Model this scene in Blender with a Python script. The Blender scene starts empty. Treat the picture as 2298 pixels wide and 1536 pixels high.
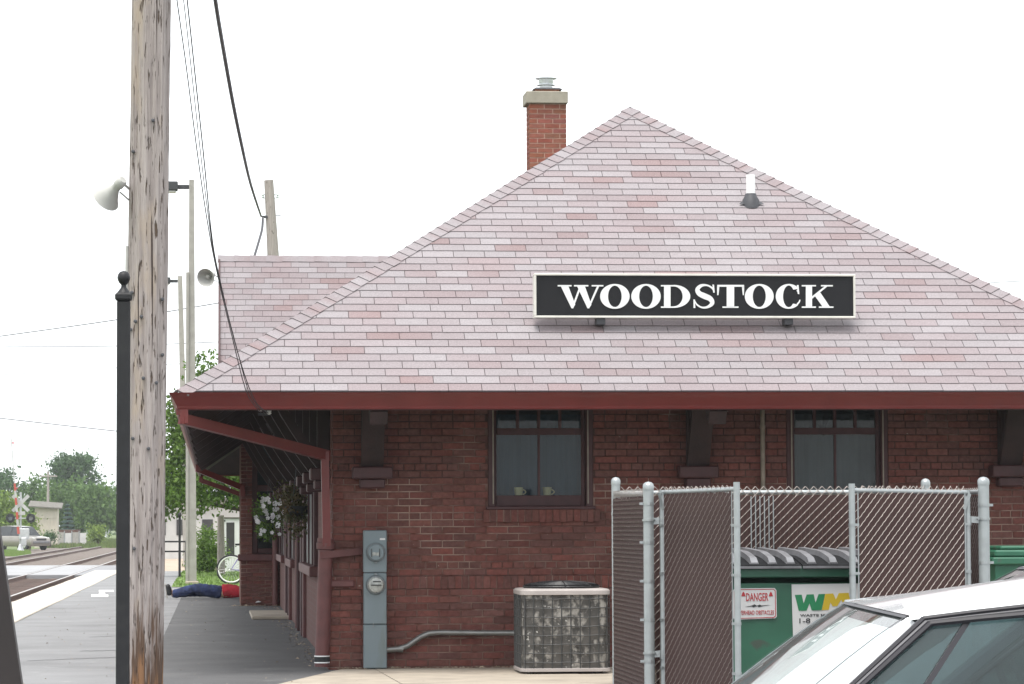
import bpy, bmesh, math, random
from mathutils import Vector, Matrix

R = math.radians
rng = random.Random(7)
scene = bpy.context.scene
COL = scene.collection

# ------------------------------------------------------------------ camera
# World frame: X along the station's end wall, Y away from the viewer, Z up; z = 0 is the pavement at the wall.
FPX, CX, CY = 7250.0, 1149.0, 768.0          # focal length and centre in pixels of the 2298 x 1536 photograph
VX, VY, ROLL = 480.0, 1181.0, -0.004         # vanishing point of the Y direction, slope of the horizon
EYE = Vector((0.0, 0.0, 1.36))

def ray(px, py):
    return Vector(((px - CX) / FPX, -(py - CY) / FPX, -1.0))
_Y = ray(VX, VY).normalized()
_h = ray(VX + 1000, VY + 1000 * ROLL).normalized()
_X = (_h - _Y * _h.dot(_Y)).normalized()
_Z = _X.cross(_Y)
ROT = Matrix((_X, _Y, _Z))                   # camera axes -> world axes

cam_data = bpy.data.cameras.new('camera')
cam_data.sensor_width = 36.0
cam_data.lens = 36.0 * FPX / 2298.0
cam_data.clip_start = 0.1
cam_data.clip_end = 5000.0
cam = bpy.data.objects.new('camera', cam_data)
COL.objects.link(cam)
cam.matrix_world = Matrix.Translation(EYE) @ ROT.to_4x4()
scene.camera = cam

def at(px, py, Y):
    """the point seen at a photo pixel on the upright plane Y metres away"""
    d = ROT @ ray(px, py)
    return EYE + d * (Y / d.y)

def gr(px, py, z=0.0):
    """the point seen at a photo pixel on level ground z"""
    d = ROT @ ray(px, py)
    return EYE + d * ((z - EYE.z) / d.z)

# ------------------------------------------------------------------ sky, sun, exposure (bright overcast)
world = bpy.data.worlds.new('World')
scene.world = world
world.use_nodes = True
wn, wl = world.node_tree.nodes, world.node_tree.links
wn.clear()
wo = wn.new('ShaderNodeOutputWorld')
bg = wn.new('ShaderNodeBackground')
sky = wn.new('ShaderNodeTexSky')
sky.sky_type = 'NISHITA'
sky.sun_disc = False
SUN_EL, SUN_AZ = R(70), R(205)
sky.sun_elevation = SUN_EL
sky.sun_rotation = SUN_AZ
sky.air_density, sky.dust_density, sky.ozone_density = 1.0, 4.0, 1.0
hs = wn.new('ShaderNodeHueSaturation')
hs.inputs['Saturation'].default_value = 0.35
mixc = wn.new('ShaderNodeMix')
mixc.data_type = 'RGBA'
mixc.inputs['Factor'].default_value = 0.86
mixc.inputs['B'].default_value = (7.7, 8.0, 8.2, 1)      # the even cloud deck
wl.new(sky.outputs[0], hs.inputs['Color'])
wl.new(hs.outputs[0], mixc.inputs['A'])
wl.new(mixc.outputs['Result'], bg.inputs['Color'])
bg.inputs['Strength'].default_value = 0.1
wl.new(bg.outputs[0], wo.inputs[0])

sd = bpy.data.lights.new('sun', 'SUN')
sd.energy = 1.5
sd.angle = R(26)
sd.color = (1.0, 0.96, 0.9)
sun = bpy.data.objects.new('sun', sd)
COL.objects.link(sun)
# sun_rotation is clockwise from +Y seen from above
sdir = Vector((math.sin(SUN_AZ) * math.cos(SUN_EL), math.cos(SUN_AZ) * math.cos(SUN_EL), math.sin(SUN_EL)))
sun.rotation_euler = (-sdir).to_track_quat('-Z', 'Y').to_euler()

vs = scene.view_settings
vs.view_transform = 'Standard'
vs.look = 'None'
vs.exposure = 1.25
vs.gamma = 1.0
vs.use_curve_mapping = False
scene.cycles.max_bounces = 8
scene.cycles.transparent_max_bounces = 16
scene.cycles.use_denoising = True

# ------------------------------------------------------------------ materials
def mat(name, col, rough=0.7, metal=0.0, var=0.12, scale=6.0, bump=0.0, bscale=60.0, spots=None, stretch=None,
        attr=None, spec=0.5, detail=4.0, coat=0.0):
    """principled material; colour wanders by +-var with a noise of the given scale; spots = (colour, scale, threshold, soft)"""
    m = bpy.data.materials.new(name)
    m.use_nodes = True
    n, l = m.node_tree.nodes, m.node_tree.links
    b = n['Principled BSDF']
    b.inputs['Roughness'].default_value = rough
    b.inputs['Metallic'].default_value = metal
    b.inputs['Specular IOR Level'].default_value = spec
    b.inputs['Coat Weight'].default_value = coat
    tc = n.new('ShaderNodeTexCoord')
    mp = n.new('ShaderNodeMapping')
    l.new(tc.outputs['Object'], mp.inputs['Vector'])
    if stretch:
        mp.inputs['Scale'].default_value = stretch
    nz = n.new('ShaderNodeTexNoise')
    nz.inputs['Scale'].default_value = scale
    nz.inputs['Detail'].default_value = detail
    l.new(mp.outputs[0], nz.inputs['Vector'])
    if attr:
        src = n.new('ShaderNodeAttribute')
        src.attribute_name = attr
        base = src.outputs['Color']
    else:
        src = n.new('ShaderNodeRGB')
        src.outputs[0].default_value = (*col, 1)
        base = src.outputs[0]
    mr = n.new('ShaderNodeMapRange')
    mr.inputs['From Min'].default_value = 0.3
    mr.inputs['From Max'].default_value = 0.7
    mr.inputs['To Min'].default_value = 1 - var
    mr.inputs['To Max'].default_value = 1 + var
    l.new(nz.outputs['Fac'], mr.inputs['Value'])
    mul = n.new('ShaderNodeVectorMath')
    mul.operation = 'SCALE'
    l.new(base, mul.inputs[0])
    l.new(mr.outputs[0], mul.inputs['Scale'])
    out = mul.outputs[0]
    for sp in (spots or []):
        sc, scl, th, soft = sp[:4]
        n2 = n.new('ShaderNodeTexNoise')
        n2.inputs['Scale'].default_value = scl
        n2.inputs['Detail'].default_value = 5.0
        if len(sp) > 4:
            mp2 = n.new('ShaderNodeMapping')
            mp2.inputs['Scale'].default_value = sp[4]
            l.new(tc.outputs['Object'], mp2.inputs['Vector'])
            l.new(mp2.outputs[0], n2.inputs['Vector'])
        else:
            l.new(mp.outputs[0], n2.inputs['Vector'])
        r2 = n.new('ShaderNodeMapRange')
        r2.inputs['From Min'].default_value = th
        r2.inputs['From Max'].default_value = th + soft
        l.new(n2.outputs['Fac'], r2.inputs['Value'])
        mx = n.new('ShaderNodeMix')
        mx.data_type = 'RGBA'
        l.new(r2.outputs[0], mx.inputs['Factor'])
        l.new(out, mx.inputs['A'])
        mx.inputs['B'].default_value = (*sc, 1)
        out = mx.outputs['Result']
    l.new(out, b.inputs['Base Color'])
    if bump:
        n3 = n.new('ShaderNodeTexNoise')
        n3.inputs['Scale'].default_value = bscale
        n3.inputs['Detail'].default_value = 3.0
        l.new(mp.outputs[0], n3.inputs['Vector'])
        bp = n.new('ShaderNodeBump')
        bp.inputs['Strength'].default_value = min(1.0, bump)
        bp.inputs['Distance'].default_value = 0.01
        l.new(n3.outputs['Fac'], bp.inputs['Height'])
        l.new(bp.outputs[0], b.inputs['Normal'])
    return m

def glass(name, tint, refl_rough=0.02, ior=1.5, dirt=0.0, dirt_col=(.3, .33, .33)):
    """thin glazing: clear tinted pane plus its Fresnel reflection, a little dusty"""
    m = bpy.data.materials.new(name)
    m.use_nodes = True
    n, l = m.node_tree.nodes, m.node_tree.links
    n.clear()
    o = n.new('ShaderNodeOutputMaterial')
    tr = n.new('ShaderNodeBsdfTransparent')
    tr.inputs[0].default_value = (*tint, 1)
    gl = n.new('ShaderNodeBsdfGlossy')
    gl.inputs['Roughness'].default_value = refl_rough
    fr = n.new('ShaderNodeFresnel')
    geo = n.new('ShaderNodeNewGeometry')              # a pane reflects alike from both faces
    io = n.new('ShaderNodeMapRange')
    io.inputs['To Min'].default_value, io.inputs['To Max'].default_value = ior, 1 / ior
    l.new(geo.outputs['Backfacing'], io.inputs['Value'])
    l.new(io.outputs[0], fr.inputs['IOR'])
    mx = n.new('ShaderNodeMixShader')
    l.new(fr.outputs[0], mx.inputs[0])
    l.new(tr.outputs[0], mx.inputs[1])
    l.new(gl.outputs[0], mx.inputs[2])
    out = mx
    if dirt:
        df = n.new('ShaderNodeBsdfDiffuse')
        df.inputs[0].default_value = (*dirt_col, 1)
        tc = n.new('ShaderNodeTexCoord')
        nz = n.new('ShaderNodeTexNoise')
        nz.inputs['Scale'].default_value = 3.0
        nz.inputs['Detail'].default_value = 6.0
        l.new(tc.outputs['Object'], nz.inputs['Vector'])
        mr = n.new('ShaderNodeMapRange')
        mr.inputs['From Min'].default_value = 0.3
        mr.inputs['From Max'].default_value = 0.75
        mr.inputs['To Min'].default_value = dirt * 0.4
        mr.inputs['To Max'].default_value = dirt * 1.6
        l.new(nz.outputs['Fac'], mr.inputs['Value'])
        m2 = n.new('ShaderNodeMixShader')
        l.new(mr.outputs[0], m2.inputs[0])
        l.new(mx.outputs[0], m2.inputs[1])
        l.new(df.outputs[0], m2.inputs[2])
        out = m2
    l.new(out.outputs[0], o.inputs[0])
    return m

M = {}
M['shingle'] = mat('shingle_granules', (.4, .33, .35), .92, var=.13, scale=70, attr='Col', bump=.4, bscale=220, spec=.2,
                   spots=[((.34, .32, .32), 60, .66, .08)])
M['deck'] = mat('roof_felt', (.055, .04, .04), .95, spec=.1)
M['brick'] = mat('brick_face', (.2, .08, .06), .88, var=.20, scale=30, attr='Col', bump=.5, bscale=90, spec=.25,
                 spots=[((.42, .36, .31), 26.0, .735, .05)])
M['mortar'] = mat('mortar', (.115, .062, .052), .95, var=.3, scale=14, bump=.4, spec=.1,
                  spots=[((.33, .235, .195), 1.3, .43, .18), ((.11, .045, .036), 6.0, .54, .16)])
M['mortar_sooty'] = mat('sooty_mortar', (.075, .042, .036), .95, var=.3, scale=14, bump=.4, spec=.1, spots=[((.24, .165, .135), 2.0, .58, .12)])
M['chim_brick'] = mat('chimney_brick_face', (.3, .1, .07), .85, var=.15, scale=25, attr='Col', bump=.4, spec=.2)
M['chim_mortar'] = mat('chimney_mortar', (.55, .4, .33), .95, var=.15, scale=20)
M['trim'] = mat('maroon_trim_paint', (.050, .015, .017), .6, var=.18, scale=9, bump=.15)
M['gutter'] = mat('red_gutter_paint', (.125, .016, .014), .42, var=.12, scale=4, spec=.5, spots=[((.10, .02, .018), 9, .6, .2, (1, 8, 8))])
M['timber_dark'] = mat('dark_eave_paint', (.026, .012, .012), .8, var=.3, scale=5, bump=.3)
M['castiron'] = mat('brown_pipe_paint', (.105, .035, .034), .6, var=.2, scale=7, bump=.2)
M['concrete'] = mat('pale_concrete', (.37, .32, .26), .9, var=.13, scale=3, bump=.3, bscale=120, spots=[((.26, .22, .18), 1.6, .54, .15), ((.18, .15, .12), 9, .68, .05)])
M['stripconc'] = mat('platform_concrete', (.52, .475, .41), .9, var=.08, scale=1.2, bump=.3, spots=[((.33, .29, .23), 2.4, .62, .2)])
M['asphalt'] = mat('worn_asphalt', (.205, .203, .207), .72, var=.12, scale=.9, bump=.5, bscale=180, spots=[((.15, .148, .15), .5, .55, .14), ((.27, .268, .27), 2.2, .64, .08), ((.10, .10, .10), 6.0, .70, .03)])
M['lot'] = mat('parking_asphalt', (.13, .13, .135), .85, var=.15, scale=.8, bump=.5, bscale=150)
M['road'] = mat('road_asphalt', (.22, .22, .23), .85, var=.1, scale=.4, bump=.3)
M['paint_white'] = mat('white_line_paint', (.7, .7, .68), .7, var=.1, scale=20)
M['ballast'] = mat('ballast_gravel', (.135, .108, .092), .95, var=.4, scale=9, bump=1, bscale=22, detail=8)
M['tie'] = mat('sleeper_timber', (.075, .05, .042), .9, var=.3, scale=8, bump=.5)
M['rail'] = mat('rusty_rail', (.11, .055, .04), .6, metal=.3, var=.3, scale=6)
M['railtop'] = mat('polished_rail_head', (.5, .47, .45), .35, metal=.8, var=.1)
M['panel'] = mat('crossing_concrete_panel', (.30, .30, .31), .9, var=.12, scale=1)
M['grass_ground'] = mat('grass_ground', (.10, .145, .04), .95, var=.35, scale=1.4, bump=.6, bscale=30, spots=[((.2, .17, .08), .5, .55, .2)])
M['lawn'] = mat('lawn_ground', (.13, .20, .045), .95, var=.25, scale=5, bump=.6, bscale=60)
M['blade'] = mat('grass_blade', (.14, .22, .05), .8, var=.3, scale=3)
M['dirt'] = mat('tan_gravel', (.36, .29, .22), .95, var=.2, scale=2, bump=.4)
M['galv'] = mat('galvanised_steel', (.36, .38, .385), .42, metal=.75, var=.12, scale=14, bump=.05)
M['galvpost'] = mat('silver_painted_post', (.34, .365, .37), .5, metal=.35, var=.09, scale=12, spots=[((.25, .25, .25), 20, .68, .1, (1, 1, .2))])
M['wire'] = mat('chain_link_wire', (.37, .325, .30), .5, metal=.35, var=.25, scale=30)
M['slat'] = mat('brown_privacy_slat', (.060, .033, .030), .65, var=.22, scale=3, spec=.22, stretch=(6, 6, .6))
M['dump'] = mat('dumpster_green', (.020, .112, .064), .42, var=.14, scale=3, bump=.12, bscale=9, spots=[((.05, .075, .055), 6, .66, .1), ((.012, .055, .035), 2, .6, .15, (1, 1, .25))])
M['lid'] = mat('black_plastic_lid', (.004, .004, .005), .75, var=.15, spec=.12)
M['lidrib'] = mat('lid_rib_sheen', (.15, .15, .16), .34, var=.3, scale=7, spec=.6)  # black plastic ribs coloured pale for the sky's sheen on them
M['armwhite'] = mat('weathered_white', (.40, .40, .39), .6, var=.15, scale=3)
M['signwhite'] = mat('sign_white', (.62, .62, .62), .5, var=.04, scale=3)
M['red'] = mat('sign_red', (.42, .022, .03), .5, var=.08)
M['black'] = mat('black_print', (.015, .015, .017), .5, var=.1)
M['wmgreen'] = mat('logo_green', (.012, .19, .075), .5, var=.05)
M['wmgold'] = mat('logo_gold', (.56, .40, .025), .5, var=.05)
M['signblack'] = mat('sign_face_black', (.010, .010, .012), .6, var=.15, scale=2, spec=.25)
M['letter'] = mat('sign_letter_white', (.72, .72, .72), .5, var=.04)
M['signframe'] = mat('sign_frame_cream', (.62, .60, .55), .5, var=.08, scale=8)
M['meterbox'] = mat('grey_meter_enclosure', (.165, .205, .225), .5, metal=.1, var=.07, scale=3, spots=[((.13, .15, .14), 4, .6, .15, (1, 1, .3))])
M['meterglass'] = mat('meter_face', (.34, .35, .33), .25, var=.3, scale=45, spec=.7, coat=.6)
M['metersteel'] = mat('meter_ring', (.22, .24, .25), .35, metal=.8)
M['acsteel'] = mat('ac_top_beige', (.37, .335, .32), .5, var=.08)
M['acdark'] = mat('ac_fan_guard', (.02, .02, .022), .5)
M['coil'] = mat('dusty_coil_fins', (.085, .08, .074), .7, metal=.2, var=.35, scale=9, bump=.5, bscale=240, stretch=(1, 1, 1),
                spots=[((.36, .34, .31), 13, .52, .12, (1, 1, .8)), ((.52, .51, .48), 30, .64, .05), ((.11, .10, .09), 5, .58, .1)])
M['acwire'] = mat('ac_wire_guard', (.04, .04, .04), .5)
M['conduit'] = mat('grey_conduit', (.20, .20, .195), .35, metal=.6, var=.15, scale=10)
M['pane'] = glass('window_pane', (.55, .62, .66), .015, 1.38, dirt=.02)
M['carglass'] = glass('car_glass', (.34, .43, .44), .01, 1.5, dirt=.06, dirt_col=(.22, .29, .30))
M['screenglass'] = glass('windscreen_glass', (.88, .93, .92), .01, 1.7, dirt=.06, dirt_col=(.6, .62, .62))
M['skyglare'] = mat('pale_sky_reflection', (.60, .645, .655), .6, var=.06, scale=3)  # the sky's reflection in the windscreen, as a pale colour
M['room'] = mat('dim_room', (.06, .065, .07), .9, var=.2, scale=2)
M['blind'] = mat('blue_grey_blind', (.055, .085, .11), .9, var=.14, scale=2.0, stretch=(4, 1, .5))
M['board'] = mat('grey_window_board', (.115, .12, .12), .9, var=.15, scale=2.5, spots=[((.06, .06, .06), 3.2, .63, .03, (1.6, 1, .6))])
M['china'] = mat('yellow_china', (.6, .5, .25), .4, var=.1)
M['pvc'] = mat('white_pvc', (.78, .78, .78), .4, var=.03)
M['flash'] = mat('lead_flashing', (.055, .055, .062), .5, metal=.2, var=.2)
M['pipebeige'] = mat('beige_pipe', (.22, .185, .15), .6, var=.2, scale=10)
M['flue'] = mat('galvanised_flue', (.62, .64, .66), .4, metal=.4, var=.1)
M['capstone'] = mat('chimney_cap_concrete', (.30, .275, .225), .9, var=.12, scale=8, bump=.3)
M['terracotta'] = mat('clay_flue_tile', (.36, .15, .09), .8, var=.1)
M['polewood'] = None
M['greywood'] = mat('weathered_grey_wood', (.31, .275, .255), .9, var=.18, scale=5, stretch=(8, 8, .6), bump=.5, bscale=30, spots=[((.10, .085, .075), 9, .64, .06, (3, 3, 1))])
M['blackmetal'] = mat('black_post_paint', (.013, .013, .015), .5, var=.2, scale=12, spots=[((.022, .021, .021), 6, .6, .2)], spec=.35)
M['brownmetal'] = mat('dark_brown_post_paint', (.016, .011, .011), .6, var=.2, scale=10)
M['lampconc'] = mat('lamp_pole_concrete', (.31, .295, .27), .85, var=.1, scale=6, bump=.2)
M['lampbox'] = mat('dark_lamp_housing', (.03, .032, .036), .5)
M['lens'] = mat('lamp_lens', (.6, .6, .58), .3)
M['horn'] = mat('grey_horn_paint', (.40, .395, .375), .5, var=.08, scale=9)
M['cable'] = mat('black_cable', (.03, .028, .034), .6)
M['thinwire'] = mat('far_wire', (.10, .10, .11), .6)
M['glassins'] = mat('glass_insulator', (.45, .5, .5), .2)
M['bark'] = mat('tree_bark', (.075, .058, .045), .9, var=.3, scale=8, bump=.6)
M['denim'] = mat('navy_denim', (.022, .034, .095), .9, var=.45, scale=9, bump=1, bscale=13)
M['shirt'] = mat('red_shirt', (.36, .012, .025), .9, var=.15, scale=9, bump=.3)
M['shoe'] = mat('dark_shoe', (.02, .02, .023), .6, var=.3)
M['sole'] = mat('pale_sole', (.42, .40, .37), .7)
M['skin'] = mat('skin', (.45, .27, .19), .6, var=.06)
M['hair'] = mat('brown_hair', (.04, .025, .018), .8, var=.2)
M['purple'] = mat('purple_frame_paint', (.17, .12, .42), .35, var=.05, coat=.4)
M['tyre'] = mat('black_rubber', (.018, .018, .02), .8, var=.2)
M['rimwhite'] = mat('white_rim', (.72, .72, .70), .4)
M['chrome'] = mat('chromed_steel', (.6, .6, .62), .22, metal=.9)
M['white_car'] = mat('white_car_paint', (.80, .81, .83), .22, var=.012, scale=3, coat=.8)
M['grey_car'] = mat('grey_car_paint', (.085, .085, .10), .38, metal=.3, var=.05, coat=.2)
M['suvglass'] = mat('dark_vehicle_glass', (.02, .022, .026), .15, var=.1)
M['shaded_asphalt'] = mat('eave_shaded_asphalt', (.085, .084, .086), .8, var=.14, scale=1.3, bump=.5, bscale=160, spots=[((.12, .118, .118), .7, .55, .15), ((.16, .158, .155), 3.2, .67, .05), ((.05, .05, .05), 7, .70, .03)])  # asphalt with the shade under the eave worked into its colour
M['tan_car'] = mat('tan_car_paint', (.27, .245, .22), .35, metal=.3, var=.03, coat=.6)
M['trimblack'] = mat('black_car_trim', (.022, .020, .026), .5)
M['trimgrey'] = mat('grey_car_trim', (.16, .155, .165), .45)
M['interior'] = mat('car_interior', (.075, .08, .085), .85, var=.15)
M['sticker'] = mat('white_window_sticker', (.62, .64, .62), .6)
M['shedwall'] = mat('cream_shed_boards', (.52, .47, .40), .8, var=.1, scale=4, stretch=(1, 1, .3))
M['shedroof'] = mat('grey_shed_roof', (.14, .13, .115), .9, var=.2)
M['palewall'] = mat('pale_building_wall', (.50, .49, .48), .9, var=.08, scale=2)
M['darkpanel'] = mat('dark_panel', (.035, .033, .035), .5)
M['redthing'] = mat('red_car_paint', (.40, .03, .03), .35, coat=.5)
M['petal'] = mat('white_petal', (.80, .80, .82), .6, var=.05)
M['signal_red'] = mat('signal_arm_red', (.42, .07, .045), .6, var=.1)
M['silver'] = mat('silver_signal_paint', (.48, .49, .50), .4, metal=.5)

def leafmat(name, cols, trans=.25):
    """leaf colour varies leaf by leaf (a value stored on the leaf) and across the crown"""
    m = bpy.data.materials.new(name)
    m.use_nodes = True
    n, l = m.node_tree.nodes, m.node_tree.links
    b = n['Principled BSDF']
    b.inputs['Roughness'].default_value = .6
    b.inputs['Specular IOR Level'].default_value = .3
    a = n.new('ShaderNodeAttribute')
    a.attribute_name = 'Col'
    cr = n.new('ShaderNodeValToRGB')
    e = cr.color_ramp.elements
    e[0].position, e[0].color = 0.0, (*cols[0], 1)
    e[1].position, e[1].color = 1.0, (*cols[2], 1)
    k = e.new(.5)
    k.color = (*cols[1], 1)
    l.new(a.outputs['Fac'], cr.inputs[0])
    l.new(cr.outputs[0], b.inputs['Base Color'])
    o = n['Material Output']
    t = n.new('ShaderNodeBsdfTranslucent')
    l.new(cr.outputs[0], t.inputs[0])
    mx = n.new('ShaderNodeMixShader')
    mx.inputs[0].default_value = trans
    l.new(b.outputs[0], mx.inputs[1])
    l.new(t.outputs[0], mx.inputs[2])
    l.new(mx.outputs[0], o.inputs[0])
    return m
M['leaf'] = leafmat('maple_leaves', [(.055, .105, .018), (.105, .185, .032), (.18, .28, .06)], .4)
M['leaf_far'] = leafmat('far_leaves', [(.065, .12, .035), (.10, .175, .05), (.15, .24, .07)], .35)
M['leaf_dark'] = leafmat('dark_far_leaves', [(.045, .09, .035), (.07, .13, .05), (.105, .18, .07)], .3)
M['leaf_lime'] = leafmat('lime_leaves', [(.11, .17, .035), (.17, .25, .05), (.25, .34, .07)])
M['leaf_blue'] = leafmat('spruce_needles', [(.05, .09, .075), (.075, .125, .105), (.11, .165, .14)], .1)
M['leaf_basket'] = leafmat('basket_leaves', [(.045, .055, .015), (.085, .075, .025), (.15, .085, .04)])

# weathered pole timber: long grain, dark checks and pits, bare orange wood low down
def pole_material():
    m = bpy.data.materials.new('utility_pole_timber')
    m.use_nodes = True
    n, l = m.node_tree.nodes, m.node_tree.links
    b = n['Principled BSDF']
    b.inputs['Roughness'].default_value = .92
    b.inputs['Specular IOR Level'].default_value = .2
    tc = n.new('ShaderNodeTexCoord')
    def noise(scale, st, detail=6.0, rough=.6):
        mp = n.new('ShaderNodeMapping')
        mp.inputs['Scale'].default_value = st
        l.new(tc.outputs['Object'], mp.inputs[0])
        z = n.new('ShaderNodeTexNoise')
        z.inputs['Scale'].default_value = scale
        z.inputs['Detail'].default_value = detail
        z.inputs['Roughness'].default_value = rough
        l.new(mp.outputs[0], z.inputs['Vector'])
        return z.outputs['Fac']
    def ramp(f, a, c):
        r = n.new('ShaderNodeMapRange')
        r.inputs['From Min'].default_value, r.inputs['From Max'].default_value = a, c
        l.new(f, r.inputs['Value'])
        return r.outputs[0]
    def mix(f, a, c):
        x = n.new('ShaderNodeMix')
        x.data_type = 'RGBA'
        l.new(f, x.inputs['Factor'])
        for v, s in ((a, 'A'), (c, 'B')):
            if isinstance(v, tuple):
                x.inputs[s].default_value = (*v, 1)
            else:
                l.new(v, x.inputs[s])
        return x.outputs['Result']
    grain = noise(14, (3, 3, .10))
    c = mix(ramp(grain, .35, .65), (.25, .215, .205), (.40, .355, .34))
    c = mix(ramp(noise(5, (1, 1, .25)), .54, .70), c, (.38, .31, .25))
    pits = ramp(noise(36, (1.7, 1.7, .17), 3.0), .61, .66)
    c = mix(pits, c, (.10, .072, .055))
    checks = ramp(noise(11, (3.4, 3.4, .05), 2.0), .645, .665)
    c = mix(checks, c, (.06, .045, .04))
    # the rotten, splintered butt of the pole
    sx = n.new('ShaderNodeSeparateXYZ')
    l.new(tc.outputs['Object'], sx.inputs[0])
    low = n.new('ShaderNodeMath')
    low.operation = 'MULTIPLY_ADD'
    l.new(noise(10, (2.6, 2.6, .12), 5.0), low.inputs[0])
    low.inputs[1].default_value = 1.9
    l.new(sx.outputs['Z'], low.inputs[2])
    bare = ramp(low.outputs[0], 1.72, 1.5)
    c = mix(bare, c, (.105, .068, .05))
    bare2 = ramp(low.outputs[0], 1.36, 1.2)
    c = mix(bare2, c, (.22, .12, .065))
    l.new(c, b.inputs['Base Color'])
    bp = n.new('ShaderNodeBump')
    bp.inputs['Strength'].default_value = 1.0
    bp.inputs['Distance'].default_value = .02
    sub = n.new('ShaderNodeMath')
    sub.operation = 'SUBTRACT'
    l.new(grain, sub.inputs[0])
    l.new(pits, sub.inputs[1])
    l.new(sub.outputs[0], bp.inputs['Height'])
    l.new(bp.outputs[0], b.inputs['Normal'])
    return m
M['polewood'] = pole_material()

def brick_tex_material():
    m = bpy.data.materials.new('far_brick_wall')
    m.use_nodes = True
    n, l = m.node_tree.nodes, m.node_tree.links
    b = n['Principled BSDF']
    b.inputs['Roughness'].default_value = .9
    tc = n.new('ShaderNodeTexCoord')
    sx = n.new('ShaderNodeSeparateXYZ')
    cb = n.new('ShaderNodeCombineXYZ')
    l.new(tc.outputs['Object'], sx.inputs[0])
    ad = n.new('ShaderNodeMath')
    l.new(sx.outputs['X'], ad.inputs[0])
    l.new(sx.outputs['Y'], ad.inputs[1])
    l.new(ad.outputs[0], cb.inputs['X'])
    l.new(sx.outputs['Z'], cb.inputs['Y'])
    t = n.new('ShaderNodeTexBrick')
    l.new(cb.outputs[0], t.inputs['Vector'])
    t.inputs['Color1'].default_value = (.120, .048, .042, 1)
    t.inputs['Color2'].default_value = (.095, .041, .036, 1)
    t.inputs['Mortar'].default_value = (.11, .065, .055, 1)
    t.inputs['Scale'].default_value = 1.0
    t.inputs['Brick Width'].default_value = .21
    t.inputs['Row Height'].default_value = .0667
    t.inputs['Mortar Size'].default_value = .005
    l.new(t.outputs['Color'], b.inputs['Base Color'])
    return m
M['brickwall'] = brick_tex_material()

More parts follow.
